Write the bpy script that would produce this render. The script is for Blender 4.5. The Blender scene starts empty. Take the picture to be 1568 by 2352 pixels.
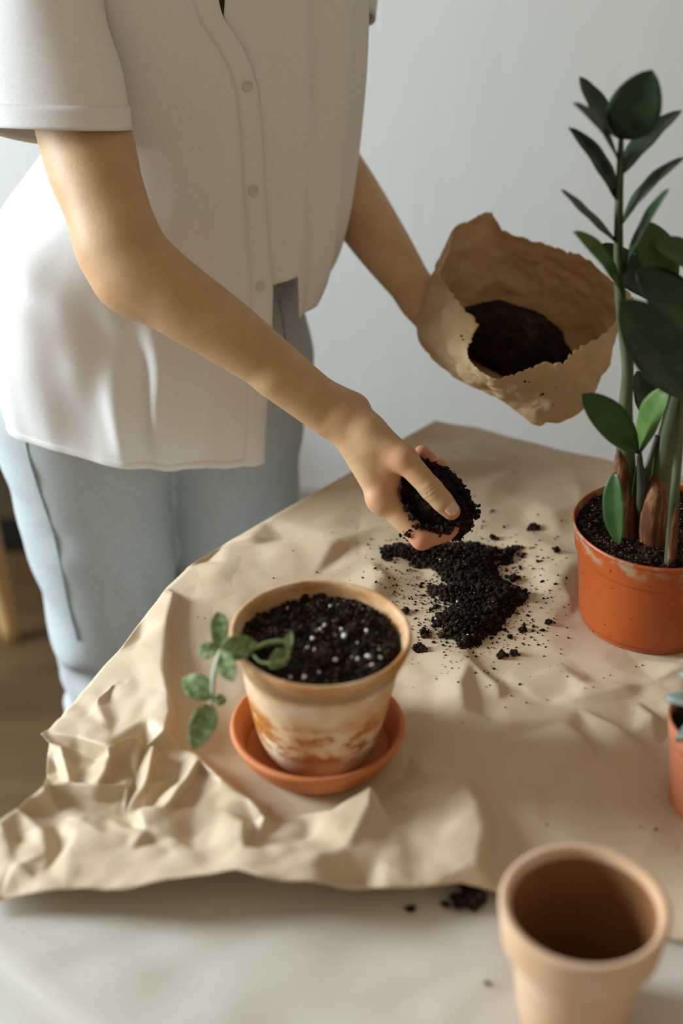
import bpy, bmesh, math, random
import numpy as np
from mathutils import Vector, Matrix, noise as mnoise
from mathutils.geometry import delaunay_2d_cdt
from mathutils.bvhtree import BVHTree

scene = bpy.context.scene
col = scene.collection

# ------------------------------------------------------------------ camera, world, lights, exposure
CAM_Z, PITCH, FPX = 1.59, math.radians(31.0), 3267.0
CP, SP = math.cos(PITCH), math.sin(PITCH)
cam_data = bpy.data.cameras.new('camera')
cam = bpy.data.objects.new('camera', cam_data)
col.objects.link(cam)
cam.location = (0, 0, CAM_Z)
cam.rotation_euler = (math.pi / 2 - PITCH, 0, 0)
cam_data.sensor_fit = 'VERTICAL'
cam_data.sensor_height = 36.0
cam_data.sensor_width = 24.0
cam_data.lens = 36.0 * FPX / 2352.0
cam_data.clip_start = 0.05
cam_data.dof.use_dof = True
cam_data.dof.focus_distance = 1.425
cam_data.dof.aperture_fstop = 2.2
scene.camera = cam

world = bpy.data.worlds.new('world')
scene.world = world
world.use_nodes = True
bg = world.node_tree.nodes['Background']
bg.inputs['Color'].default_value = (1.0, 0.83, 0.60, 1)
bg.inputs['Strength'].default_value = 0.325

win_data = bpy.data.lights.new('window_daylight', 'AREA')
win_data.shape = 'RECTANGLE'
win_data.size, win_data.size_y = 0.95, 1.15
win_data.energy = 130.0
win_data.color = (0.83, 0.945, 1.0)
win = bpy.data.objects.new('window_daylight', win_data)
col.objects.link(win)
win.location = (-2.6, 1.42, 1.68)
win.rotation_euler = (Vector((0.0, 0.95, 0.85)) - Vector(win.location)).to_track_quat('-Z', 'Y').to_euler()

vs = scene.view_settings
scene.display_settings.display_device = 'sRGB'
vs.view_transform = 'Standard'
vs.look = 'None'
vs.exposure = 0.24
vs.gamma = 1.0
vs.use_curve_mapping = False

TZ = 0.75            # height of the table surface

# ------------------------------------------------------------------ helpers
def ray(u, v):
    a, b = (u - 784.0) / FPX, (v - 1176.0) / FPX
    return Vector((a, CP - b * SP, -SP - b * CP))
def PT(u, v, t):
    return Vector((0, 0, CAM_Z)) + ray(u, v) * t
def PZ(u, v, z):
    d = ray(u, v)
    return Vector((0, 0, CAM_Z)) + d * ((z - CAM_Z) / d.z)
def PY(u, v, y):
    d = ray(u, v)
    return Vector((0, 0, CAM_Z)) + d * (y / d.y)

def tag(o, label=None, cat=None, group=None, kind=None):
    if label: o['label'] = label
    if cat: o['category'] = cat
    if group: o['group'] = group
    if kind: o['kind'] = kind
    return o

def link(name, me, mat=None, parent=None, smooth=True):
    o = bpy.data.objects.new(name, me)
    col.objects.link(o)
    if mat is not None and not me.materials:
        me.materials.append(mat)
    if parent is not None:
        o.parent = parent
        o.matrix_parent_inverse = parent_inv(parent)
    if smooth:
        me.polygons.foreach_set('use_smooth', [True] * len(me.polygons))
    return o
def parent_inv(p):
    # every mesh is built in world space; only top-level roots carry a location
    return Matrix.Identity(4) if p.parent is not None else Matrix.LocRotScale(p.location, p.rotation_euler, p.scale).inverted()

def empty(name, loc):
    o = bpy.data.objects.new(name, None)
    col.objects.link(o)
    o.location = loc
    o.empty_display_size = 0.05
    return o

def mesh(name, verts, faces):
    me = bpy.data.meshes.new(name)
    me.from_pydata([tuple(v) for v in verts], [], [tuple(f) for f in faces])
    me.update()
    return me

def np_mesh(name, verts, faces):
    """verts (n,3) array, faces (m,k) array"""
    me = bpy.data.meshes.new(name)
    verts = np.asarray(verts, dtype=np.float32)
    faces = np.asarray(faces, dtype=np.int32)
    k = faces.shape[1]
    me.vertices.add(len(verts)); me.vertices.foreach_set('co', verts.ravel())
    me.loops.add(faces.size); me.loops.foreach_set('vertex_index', faces.ravel())
    me.polygons.add(len(faces))
    me.polygons.foreach_set('loop_start', np.arange(0, faces.size, k, dtype=np.int32))
    me.update(calc_edges=True)
    me.validate()
    return me

def grid_faces(nr, nc, close=False):
    f = []
    for i in range(nr - 1):
        for j in range(nc if close else nc - 1):
            j2 = (j + 1) % nc
            f.append((i * nc + j, i * nc + j2, (i + 1) * nc + j2, (i + 1) * nc + j))
    return f

def lathe(name, prof, seg=96, mat=None, parent=None, loc=(0, 0, 0), wob=0.0, seed=1, caps=(True, True)):
    verts, n = [], len(prof)
    for (r, z) in prof:
        for j in range(seg):
            a = 2 * math.pi * j / seg
            w = 1.0
            if wob:
                w += wob * mnoise.noise(Vector((math.cos(a) * 1.3 + seed, math.sin(a) * 1.3, z * 12)))
            verts.append((loc[0] + r * w * math.cos(a), loc[1] + r * w * math.sin(a), loc[2] + z))
    faces = grid_faces(n, seg, True)
    if caps[0]: faces.append(tuple(reversed(range(seg))))
    if caps[1]: faces.append(tuple((n - 1) * seg + j for j in range(seg)))
    return link(name, mesh(name, verts, faces), mat, parent)

def smooth_prof(pts, n=6):
    """Catmull-Rom resample of a 2D profile"""
    out = []
    P = [pts[0]] + list(pts) + [pts[-1]]
    for i in range(1, len(P) - 2):
        p0, p1, p2, p3 = (np.array(P[i + k], float) for k in (-1, 0, 1, 2))
        for k in range(n):
            t = k / n
            out.append(tuple(0.5 * (2 * p1 + (p2 - p0) * t + (2 * p0 - 5 * p1 + 4 * p2 - p3) * t * t + (3 * p1 - p0 - 3 * p2 + p3) * t ** 3)))
    out.append(tuple(pts[-1]))
    return out

def catmull(pts, n=8):
    return [Vector(p) for p in smooth_prof([tuple(p) for p in pts], n)]

def tube(name, pts, radii, mat=None, parent=None, seg=10, sub=6, wob=0.0):
    P = catmull(pts, sub)
    R = [r[0] for r in smooth_prof([(r,) for r in radii], sub)]
    verts, up = [], Vector((0.31, 0.2, 0.93))
    for i, p in enumerate(P):
        d = (P[min(i + 1, len(P) - 1)] - P[max(i - 1, 0)]).normalized()
        if abs(d.dot(up)) > 0.95: up = Vector((1, 0.1, 0))
        x = d.cross(up).normalized(); y = d.cross(x).normalized()
        up = -y if (-y).dot(up) > 0 else y
        x = d.cross(up).normalized(); y = d.cross(x)
        for j in range(seg):
            a = 2 * math.pi * j / seg
            r = R[i] * (1 + wob * mnoise.noise(p * 60 + Vector((math.cos(a), math.sin(a), 0))))
            verts.append(p + (x * math.cos(a) + y * math.sin(a)) * r)
    faces = grid_faces(len(P), seg, True)
    faces.append(tuple(range(seg)))
    faces.append(tuple((len(P) - 1) * seg + j for j in reversed(range(seg))))
    me = mesh(name, verts, faces)
    bm = bmesh.new(); bm.from_mesh(me); bmesh.ops.recalc_face_normals(bm, faces=bm.faces); bm.to_mesh(me); bm.free()
    return link(name, me, mat, parent)

def box_mesh(name, size, loc=(0, 0, 0), bevel=0.0, rotz=0.0):
    bm = bmesh.new()
    bmesh.ops.create_cube(bm, size=1.0)
    bmesh.ops.scale(bm, vec=Vector(size), verts=bm.verts)
    if bevel:
        bmesh.ops.bevel(bm, geom=bm.edges[:], offset=bevel, segments=3, affect='EDGES', profile=0.5)
    bmesh.ops.rotate(bm, cent=(0, 0, 0), matrix=Matrix.Rotation(rotz, 3, 'Z'), verts=bm.verts)
    bmesh.ops.translate(bm, vec=Vector(loc), verts=bm.verts)
    me = bpy.data.meshes.new(name); bm.to_mesh(me); bm.free()
    return me

# ------------------------------------------------------------------ materials
def mat_new(name, rough=0.6, spec=0.5):
    m = bpy.data.materials.new(name); m.use_nodes = True
    b = m.node_tree.nodes['Principled BSDF']
    b.inputs['Roughness'].default_value = rough
    b.inputs['Specular IOR Level'].default_value = spec
    return m, m.node_tree.nodes, m.node_tree.links, b

def ramp_noise(nt, scale, stops, detail=6.0, rough=0.6, coord='Object', vec_scale=None, dist=0.0):
    N, L = nt.nodes, nt.links
    tc = N.new('ShaderNodeTexCoord')
    src = tc.outputs[coord]
    if vec_scale:
        mp = N.new('ShaderNodeMapping'); mp.inputs['Scale'].default_value = vec_scale
        L.new(src, mp.inputs['Vector']); src = mp.outputs['Vector']
    nz = N.new('ShaderNodeTexNoise')
    nz.inputs['Scale'].default_value = scale
    nz.inputs['Detail'].default_value = detail
    nz.inputs['Roughness'].default_value = rough
    nz.inputs['Distortion'].default_value = dist
    L.new(src, nz.inputs['Vector'])
    cr = N.new('ShaderNodeValToRGB')
    els = cr.color_ramp.elements
    els[0].position, els[0].color = stops[0][0], (*stops[0][1], 1)
    els[1].position, els[1].color = stops[-1][0], (*stops[-1][1], 1)
    for p, c in stops[1:-1]:
        e = els.new(p); e.color = (*c, 1)
    L.new(nz.outputs['Fac'], cr.inputs['Fac'])
    return cr.outputs['Color'], nz.outputs['Fac']

def add_bump(nt, b, height, strength=0.3, dist=0.002):
    bp = nt.nodes.new('ShaderNodeBump')
    bp.inputs['Strength'].default_value = strength
    bp.inputs['Distance'].default_value = dist
    nt.links.new(height, bp.inputs['Height'])
    nt.links.new(bp.outputs['Normal'], b.inputs['Normal'])

def simple(name, scale, stops, rough=0.7, spec=0.3, bump=0.0, bdist=0.001, detail=6, coord='Object', vec_scale=None, bscale=None):
    m, N, L, b = mat_new(name, rough, spec)
    c, f = ramp_noise(m.node_tree, scale, stops, detail, coord=coord, vec_scale=vec_scale)
    L.new(c, b.inputs['Base Color'])
    if bump:
        if bscale:
            _, f = ramp_noise(m.node_tree, bscale, [(0, (0, 0, 0)), (1, (1, 1, 1))], 4, coord=coord)
        add_bump(m.node_tree, b, f, bump, bdist)
    return m

def translucent(m, amount, color=None):
    """mix a translucent lobe into a thin sheet"""
    N, L = m.node_tree.nodes, m.node_tree.links
    b = N['Principled BSDF']; out = N['Material Output']
    tr = N.new('ShaderNodeBsdfTranslucent')
    if color is not None:
        tr.inputs['Color'].default_value = (*color, 1)
    elif b.inputs['Base Color'].links:
        L.new(b.inputs['Base Color'].links[0].from_socket, tr.inputs['Color'])
    mx = N.new('ShaderNodeMixShader'); mx.inputs[0].default_value = amount
    L.new(b.outputs[0], mx.inputs[1]); L.new(tr.outputs[0], mx.inputs[2])
    L.new(mx.outputs[0], out.inputs['Surface'])

def crease_bump(m, scale, strength, dist):
    """fine creases: distance to warped cell edges drives a bump"""
    nt = m.node_tree; N, L = nt.nodes, nt.links
    tc = N.new('ShaderNodeTexCoord')
    nz = N.new('ShaderNodeTexNoise'); nz.inputs['Scale'].default_value = scale * 0.5; nz.inputs['Detail'].default_value = 3
    L.new(tc.outputs['Object'], nz.inputs['Vector'])
    mx = N.new('ShaderNodeMix'); mx.data_type = 'VECTOR'; mx.inputs['Factor'].default_value = 0.10
    L.new(tc.outputs['Object'], mx.inputs['A']); L.new(nz.outputs['Color'], mx.inputs['B'])
    vo = N.new('ShaderNodeTexVoronoi'); vo.feature = 'DISTANCE_TO_EDGE'; vo.inputs['Scale'].default_value = scale
    L.new(mx.outputs['Result'], vo.inputs['Vector'])
    mr = N.new('ShaderNodeMapRange'); mr.inputs[1].default_value = 0.0; mr.inputs[2].default_value = 0.35
    L.new(vo.outputs['Distance'], mr.inputs[0])
    add_bump(nt, N['Principled BSDF'], mr.outputs[0], strength, dist)
M = {}
M['wall'] = simple('wall_paint', 3, [(0.3, (0.70, 0.715, 0.71)), (0.7, (0.74, 0.755, 0.75))], 0.85, 0.2, 0.25, 0.002, vec_scale=(14, 14, 1.2), bscale=160)
M['floor'] = simple('oak_floor', 2.2, [(0.3, (0.075, 0.042, 0.015)), (0.7, (0.115, 0.068, 0.027))], 0.55, 0.4, vec_scale=(1, 7, 1))
M['skirting'] = simple('skirting_paint', 4, [(0.3, (0.42, 0.41, 0.39)), (0.7, (0.47, 0.46, 0.43))], 0.6)
M['cloth'] = simple('white_linen', 700, [(0.35, (0.53, 0.505, 0.46)), (0.65, (0.62, 0.59, 0.54))], 0.9, 0.1, 0.3, 0.0006)
M['wood'] = simple('light_wood', 5, [(0.3, (0.50, 0.30, 0.12)), (0.7, (0.62, 0.40, 0.18))], 0.45, 0.4, vec_scale=(8, 8, 1))
M['black'] = simple('gap_shadow_black', 40, [(0.3, (0.010, 0.010, 0.010)), (0.7, (0.018, 0.017, 0.016))], 0.5)  # black colour put in as the shade beneath the low cabinet
m = simple('kraft_paper', 9, [(0.25, (0.60, 0.465, 0.305)), (0.55, (0.65, 0.52, 0.36)), (0.8, (0.69, 0.565, 0.41))], 0.50, 0.45, 0.12, 0.0006, detail=9, bscale=420)
translucent(m, 0.12)
crease_bump(m, 13, 0.40, 0.003)
M['kraft'] = m
m = simple('bag_paper', 14, [(0.25, (0.53, 0.385, 0.20)), (0.6, (0.63, 0.475, 0.27)), (0.85, (0.69, 0.54, 0.33))], 0.65, 0.25, 0.0, 0.0006, detail=8)
crease_bump(m, 24, 0.55, 0.004)
translucent(m, 0.30, (0.62, 0.29, 0.07))
M['bag'] = m
M['terracotta'] = simple('terracotta', 12, [(0.3, (0.46, 0.155, 0.050)), (0.7, (0.60, 0.225, 0.085))], 0.7, 0.3, 0.1, 0.0008, bscale=300)
M['soil'] = simple('soil', 55, [(0.30, (0.0055, 0.0034, 0.0022)), (0.58, (0.019, 0.0118, 0.0076)), (0.78, (0.080, 0.047, 0.027))], 0.9, 0.12, 0.6, 0.003, detail=8)
M['perlite'] = simple('perlite', 90, [(0.3, (0.62, 0.56, 0.48)), (0.7, (0.85, 0.83, 0.80))], 0.6)
M['soil_fibre'] = simple('soil_fibre', 90, [(0.3, (0.10, 0.055, 0.026)), (0.7, (0.26, 0.16, 0.08))], 0.8)
# ------------------------------------------------------------------ room
WALL_Y = 2.62
def quad_box(name, x0, x1, y0, y1, z0, z1, mat, bevel=0.0):
    me = box_mesh(name, (x1 - x0, y1 - y0, z1 - z0), ((x0 + x1) / 2, (y0 + y1) / 2, (z0 + z1) / 2), bevel)
    return tag(link(name, me, mat, smooth=False), kind='structure')
quad_box('floor', -3.0, 3.0, -1.2, WALL_Y, -0.1, 0.0, M['floor'])
quad_box('wall_back', -3.0, 3.0, WALL_Y, WALL_Y + 0.1, -0.1, 2.7, M['wall'])
quad_box('baseboard_back', -3.0, 3.0, WALL_Y - 0.014, WALL_Y, 0.0, 0.08, M['skirting'], 0.003)

# ------------------------------------------------------------------ table and tablecloth
TAB = [(0.095, 1.575), (-0.330, 0.805), (0.40, 0.22), (1.05, 1.30)]       # far, left, near, right corners
def rounded_poly(pts, r, n=10):
    out = []
    for i in range(len(pts)):
        a, b, c = (Vector((*pts[(i + k) % len(pts)], 0)) for k in (-1, 0, 1))
        d1, d2 = (a - b).normalized(), (c - b).normalized()
        rr = r[i]
        p, q = b + d1 * rr, b + d2 * rr
        for k in range(n + 1):
            t = k / n
            out.append((p * (1 - t) ** 2 + b * 2 * t * (1 - t) + q * t * t).to_2d())
    return out
def resample(poly, n):
    P = [Vector(p) for p in poly]; P.append(P[0])
    L = [0]
    for i in range(len(P) - 1): L.append(L[-1] + (P[i + 1] - P[i]).length)
    out, k = [], 0
    for i in range(n):
        s = L[-1] * i / n
        while L[k + 1] < s: k += 1
        f = (s - L[k]) / max(1e-9, L[k + 1] - L[k])
        out.append(P[k].lerp(P[k + 1], f))
    return out
outline = rounded_poly(TAB, (0.05, 0.06, 0.06, 0.06))
cx, cy = sum(p.x for p in outline) / len(outline), sum(p.y for p in outline) / len(outline)
table = empty('dining_table', (cx, cy, 0))
tag(table, 'rectangular dining table hidden under a white cloth and kraft paper', 'table')
ring = resample(outline, 160)
tv, tf = [], []
for z in (TZ - 0.034, TZ - 0.006):
    tv += [(p.x, p.y, z) for p in ring]
n = len(ring)
tf = grid_faces(2, n, True) + [tuple(reversed(range(n))), tuple(range(n, 2 * n))]
link('tabletop', mesh('tabletop', tv, tf), M['wood'], table, smooth=False)
for (px, py) in TAB:
    q = Vector((px, py)).lerp(Vector((cx, cy)), 0.16)
    lathe('leg', [(0.018, 0), (0.022, 0.1), (0.030, 0.6), (0.032, TZ - 0.034)], 24, M['wood'], table, (q.x, q.y, 0))
# tablecloth: top plus a hanging skirt with soft folds
nc = 320
ring = resample(outline, nc)
cv, rows = [], 0
for k in range(0, 41):
    f = 0.06 + 0.94 * k / 40
    for j, p in enumerate(ring):
        q = Vector((cx, cy)).lerp(p, f)
        w = mnoise.noise(Vector((q.x * 9 + q.y * 5, q.y * 22 - q.x * 11, 3.1))) * 0.0012 + mnoise.noise(Vector((q.x * 30, q.y * 14, 7))) * 0.0006
        if q.y < 0.80:      # bare cloth in front of the paper is softly rumpled
            k_ = min(1.0, (0.80 - q.y) / 0.05)
            w += k_ * (0.0035 * abs(mnoise.noise(Vector((q.x * 11 + q.y * 16, q.y * 9 - q.x * 5, 5.5)))) + 0.002 * mnoise.noise(Vector((q.x * 26 - q.y * 12, q.y * 30, 2.5))))
            if (q - Vector((0.166, 0.694))).length < 0.05: w = min(w, 0.0)
        cv.append((q.x, q.y, TZ - 0.0015 + w * (1 if f < 0.97 else 0.3)))
    rows += 1
for k in range(1, 25):
    dz = 0.012 * k
    for j, p in enumerate(ring):
        o = (p - Vector((cx, cy))).normalized()
        s = j / nc * 2 * math.pi
        fold = (math.sin(s * 19 + 1.3 * math.sin(s * 5)) * 0.5 + 0.5) * 0.02 * min(1, k / 10)
        out = 0.0035 + 0.004 * min(1, k / 3) + fold
        z = TZ - 0.0015 - dz if k > 1 else TZ - 0.006
        cv.append((p.x + o.x * out, p.y + o.y * out, z))
    rows += 1
cf = grid_faces(rows, nc, True) + [tuple(range(nc))]
cloth = link('tablecloth', mesh('tablecloth', cv, [tuple(reversed(f)) for f in cf]), M['cloth'])
tag(cloth, 'white linen tablecloth hanging over the table under the kraft paper', 'tablecloth')

# ------------------------------------------------------------------ kraft paper: hand placed creases, triangulated into facets
OUT = [(1000,968,.9),(1100,985,.5),(1250,1025,.3),(1400,1060,.3),(1568,1105,.3),(1760,1160,.2),(1960,1500,.1),(1960,1900,.1),(1800,2130,.1),
       (1568,2165,.3),(1350,2095,.3),(1230,2075,.4),(1137,2050,.5),(1057,2033,1.0),(970,2040,1.5),(878,2042,1.7),(740,2033,1.8),(600,2019,2.0),(541,2000,2.0),(388,2022,1.6),(286,2046,1.4),
       (153,2043,1.1),(60,2056,.7),(0,2071,.35),(-40,2080,.3),(-70,1980,.3),(-30,1905,.7),(0,1891,.9),(40,1862,.9),(71,1832,1.0),(103,1804,1.5),(108,1790,.5),(110,1740,.3),(114,1708,.6),(94,1684,.9),(112,1676,.9),(153,1631,.5),
       (200,1572,.4),(270,1490,.3),(330,1408,.3),(380,1340,.4),(430,1287,.4),(520,1236,.4),(610,1188,.3),(700,1140,.3),(800,1088,.3),(930,1005,.5)]
PTS = [  # (u, v, height in cm) interior crease points
 (398,1352,1.5),(438,1385,.5),(383,1425,1.6),(378,1545,2.2),(388,1600,2.6),(390,1634,2.7),(380,1671,2.8),(300,1500,1.0),(330,1590,1.7),(275,1560,1.1),
 (221,1612,1.35),(252,1606,.9),(256,1697,1.6),(180,1690,1.4),(250,1715,2.2),(320,1690,2.5),(200,1650,1.3),(330,1650,2.2),(345,1470,1.3),
 (425,1430,.2),(425,1500,.2),(420,1560,.25),(428,1640,.2),(420,1690,.2),(470,1500,.05),(470,1640,.05),
 (182,1709,.7),(150,1702,.9),(135,1712,.8),(128,1765,.3),(158,1797,1.2),(172,1770,.5),(165,1745,.4),(215,1738,.3),(176,1806,.35),(252,1727,1.5),(232,1806,1.4),(264,1740,.6),(248,1800,.7),
 (300,1725,.6),(338,1706,.5),(290,1868,.5),(354,1698,1.8),(322,1862,1.7),(302,1890,1.2),(374,1730,.4),(345,1850,.5),
 (145,1797,1.5),(219,1811,1.5),(294,1801,1.3),(215,1838,.5),(120,1842,.5),(150,1862,.5),(187,1884,1.5),(200,1858,.5),(280,1830,.6),
 (90,1900,1.1),(60,1930,.6),(100,1960,1.2),(40,1985,1.0),(110,2000,.7),(150,1925,.5),(75,2020,.9),(20,1940,1.3),(30,1910,.6),
 (175,1896,.8),(286,1903,1.7),(240,1925,1.3),(160,1960,1.0),(165,1945,1.5),(310,1912,.7),(402,1792,.4),(332,1908,1.7),(455,1742,1.7),(432,1796,1.5),(410,1824,.7),(448,1768,1.5),(449,1812,.9),
 (428,1722,.6),(515,1797,1.7),(592,1857,1.9),(440,1712,.1),(532,1784,.15),(616,1846,.1),(612,1880,.3),(560,1830,1.8),(500,1850,1.3),
 (444,1850,.8),(437,1942,.7),(352,1940,.6),(400,1935,1.1),(350,1955,1.2),(444,1955,1.3),(560,1892,2.0),(558,1950,2.2),(582,1900,.8),(640,1896,.5),(700,1934,.5),(580,1945,1.2),(650,1960,1.4),
 (704,1890,.4),(716,1938,.6),(760,1860,1.0),(853,1803,1.5),(850,1850,1.4),(810,1830,1.2),(858,1880,.7),(730,1975,1.7),(800,1950,1.3),
 (900,1790,.5),(983,1785,.9),(1020,1852,.5),(1000,1800,1.3),(1063,1785,1.6),(1098,1850,1.7),(1113,1898,1.7),(1096,1985,1.5),(1090,1790,.3),(1130,1850,.15),(1150,1905,.1),(1140,1985,.2),(900,1900,.6),(960,1950,1.0),(1010,1930,1.2),(880,1975,1.6),(1050,2000,1.4),
 (920,1530,.2),(930,1610,.15),(1058,1570,1.3),(1064,1632,1.1),(1080,1518,.9),(1090,1600,.3),(1100,1640,.3),(1000,1560,.6),(1000,1630,.5),(1092,1530,.3),(1143,1572,.9),(1165,1575,.3),(1150,1612,.5),(1190,1560,.6),(1300,1545,.7),(1345,1575,.9),(1300,1590,.3),(1360,1560,.3),
 (1156,1663,.8),(1200,1690,.3),(1180,1655,.8),(1300,1655,.8),(1340,1692,1.3),(1430,1672,1.3),(1500,1640,1.2),(1568,1615,1.2),(1355,1712,.2),(1445,1695,.2),(1520,1665,.2),(1568,1650,.2),(1250,1620,.3),(1330,1625,.6),(1568,1560,.4),(1460,1610,.5),(1568,1525,1.0),(1430,1575,1.0),(1330,1605,.8),(1480,1575,.4),
 (1250,1800,.2),(1220,1820,.6),(1240,1880,.6),(1400,1850,.1),(1380,1960,.3),(1250,1960,.1),
 (577,1225,.8),(514,1288,.6),(590,1250,.2),(640,1240,.2),(600,1300,.3),(560,1320,.3),(480,1330,.4),(690,1260,.5),(773,1238,.8),(800,1262,.2),(720,1215,.4),(640,1330,.2),
 (885,1318,1.0),(860,1345,1.1),(900,1330,.4),(850,1290,.5),(840,1250,.3),(905,1372,.3),
 (960,1060,.8),(1100,1035,.5),(1060,1060,.9),(1180,1075,.3),(1130,1110,.9),(1250,1090,.5),(1330,1110,.7),(1300,1060,.3),(1230,1150,.3),(1270,1175,.8),(1300,1130,.3),(1250,1250,.6),(1235,1300,.3),(1320,1290,.8),(1290,1330,.9),(1275,1400,.3),(1310,1370,.4),
]
# folds of the crumpled left part, as polylines that must stay edges of the triangulation
LINES = [
 [(112,1690,1.0),(180,1694,1.5),(250,1716,2.0),(320,1692,2.1),(380,1673,2.2)],
 [(135,1722,.5),(182,1726,.4),(252,1752,.5),(300,1735,.6)],
 [(398,1352,1.3),(383,1425,1.5),(376,1545,1.9),(388,1600,2.2),(391,1634,2.3),(380,1673,2.2)],
 [(412,1368,.3),(403,1440,.3),(400,1545,.25),(410,1610,.25),(413,1650,.2),(402,1715,.3)],
 [(300,1500,.8),(330,1590,1.3),(335,1650,1.7)],[(221,1612,1.2),(240,1660,1.5),(256,1700,1.8)],[(246,1605,.7),(268,1660,1.0)],[(275,1560,.9),(200,1640,.9)],
 [(116,1728,.2),(128,1765,.2),(138,1795,.5)],[(140,1718,1.0),(150,1760,1.3),(160,1797,1.4)],[(154,1722,.4),(166,1760,.3),(172,1788,.6)],
 [(222,1750,.3),(196,1782,.3),(176,1806,.5)],[(252,1738,1.6),(242,1772,1.7),(224,1808,1.6)],[(266,1758,.5),(258,1780,.5),(240,1806,.8)],
 [(334,1722,.5),(312,1790,.3),(287,1872,.3)],[(354,1712,1.8),(341,1780,1.8),(316,1862,1.7)],[(368,1732,.5),(354,1790,.4),(330,1856,.4)],
 [(110,1806,1.2),(160,1797,1.4),(224,1808,1.6),(294,1803,1.2)],[(120,1840,.4),(160,1845,.3),(215,1848,.4),(278,1842,.4)],
 [(138,1868,.4),(150,1885,.4)],[(187,1884,1.2),(175,1900,1.1)],[(205,1870,.4),(250,1880,.4)],
 [(404,1796,.3),(352,1852,.3),(304,1902,.4)],[(457,1744,1.6),(422,1800,1.7),(377,1860,1.6),(336,1908,1.4)],[(462,1775,.7),(440,1820,.6),(405,1862,.7)],
 [(420,1722,.5),(457,1744,1.6),(515,1797,1.6),(560,1832,1.7),(592,1857,1.7),(606,1880,1.4)],[(446,1722,.1),(532,1788,.1),(612,1848,.1),(628,1890,.2)],
 [(444,1856,.7),(437,1942,.7)],[(561,1888,1.7),(557,1955,1.9)],[(582,1894,.6),(578,1950,1.0)],[(500,1860,1.1),(500,1945,1.3)],
 [(352,1944,.6),(400,1928,1.2),(444,1956,1.2)],[(300,1960,1.2),(400,1968,1.5),(500,1978,1.8)],
 [(60,1870,.5),(95,1905,1.2),(110,1960,1.1),(80,2010,1.0)],[(130,1900,.4),(140,1960,.5),(115,2010,.6)],[(10,1915,1.1),(45,1935,.4),(25,1985,1.1)],[(165,1945,1.4),(240,1925,1.3),(286,1908,1.3)],
]
PTS = [p for p in PTS if not (p[0] < 620 and 1340 < p[1] < 1965)]
PZ0 = TZ + 0.0025
KEEP = [((-0.021, 0.979), 0.084, 0.0), ((0.31, 1.187), 0.075, 0.0), ((0.317, 0.915), 0.05, 0.0)]   # pots stand here: flat
def HKF(u): return 1.75 if u < 860 else 1.2
random.seed(11)
co2, hh = [], []
def add_pt(u, v, h):
    HK = HKF(u)
    p = PZ(u, v, PZ0 + h * 0.01 * HK)
    co2.append(Vector((p.x, p.y))); hh.append(h * 0.01 * HK)
for (u, v, h) in OUT: add_pt(u, v, h)
n_out = len(OUT)
for (u, v, h) in PTS: add_pt(u, v, h)
CEDGE = []
for ln_ in LINES:
    prev = None
    for (u, v, h) in ln_:
        p = PZ(u, v, PZ0 + h * 0.01 * 1.25); p = Vector((p.x, p.y))
        idx_ = next((i for i, q in enumerate(co2) if (q - p).length < 0.0025), None)
        if idx_ is None:
            co2.append(p); hh.append(h * 0.01 * 1.25); idx_ = len(co2) - 1
        if prev is not None and prev != idx_: CEDGE.append((prev, idx_))
        prev = idx_
def inside(p, poly):
    c = False
    for i in range(len(poly)):
        a, b = poly[i], poly[i - 1]
        if (a.y > p.y) != (b.y > p.y) and p.x < (b.x - a.x) * (p.y - a.y) / (b.y - a.y) + a.x: c = not c
    return c
poly = [co2[i] for i in range(n_out)]
for (c, r, h) in KEEP:
    for k in range(14):
        a = 2 * math.pi * k / 14
        co2.append(Vector((c[0] + r * math.cos(a), c[1] + r * math.sin(a)))); hh.append(h)
y = 0.70
while y < 1.66:
    x = -0.4
    while x < 0.72:
        p = Vector((x + random.uniform(-.022, .022), y + random.uniform(-.022, .022)))
        if inside(p, poly) and min((p - q).length for q in co2) > 0.024 and all((p - Vector(c)).length > r + 0.005 for c, r, h in KEEP):
            co2.append(p); hh.append(random.choice((.0, .001, .0015, .003, .0045)))
        x += 0.047
    y += 0.043
# points inside a pot circle are pressed flat
for i, p in enumerate(co2):
    for c, r, h in KEEP:
        if (p - Vector(c)).length < r + 0.002 and i >= n_out: hh[i] = 0.0
res = delaunay_2d_cdt(co2, CEDGE, [list(range(n_out))], 1, 1e-5)
pv = []
for i, p in enumerate(res[0]):
    o = res[3][i]
    if o: hz_ = hh[o[0]]
    else:
        near_ = sorted(range(len(co2)), key=lambda i_: (co2[i_] - p).length)[:3]
        hz_ = sum(hh[i_] for i_ in near_) / 3
    pv.append((p.x, p.y, PZ0 + hz_))
bm = bmesh.new()
bv = [bm.verts.new(p) for p in pv]
for f in res[2]:
    try: bm.faces.new([bv[i] for i in f])
    except ValueError: pass
bmesh.ops.subdivide_edges(bm, edges=bm.edges[:], cuts=5, use_grid_fill=True)
bm.verts.ensure_lookup_table()
for it in range(1):
    bmesh.ops.smooth_vert(bm, verts=[v for v in bm.verts if not v.is_boundary], factor=0.5, use_axis_x=True, use_axis_y=True, use_axis_z=True)
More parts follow.
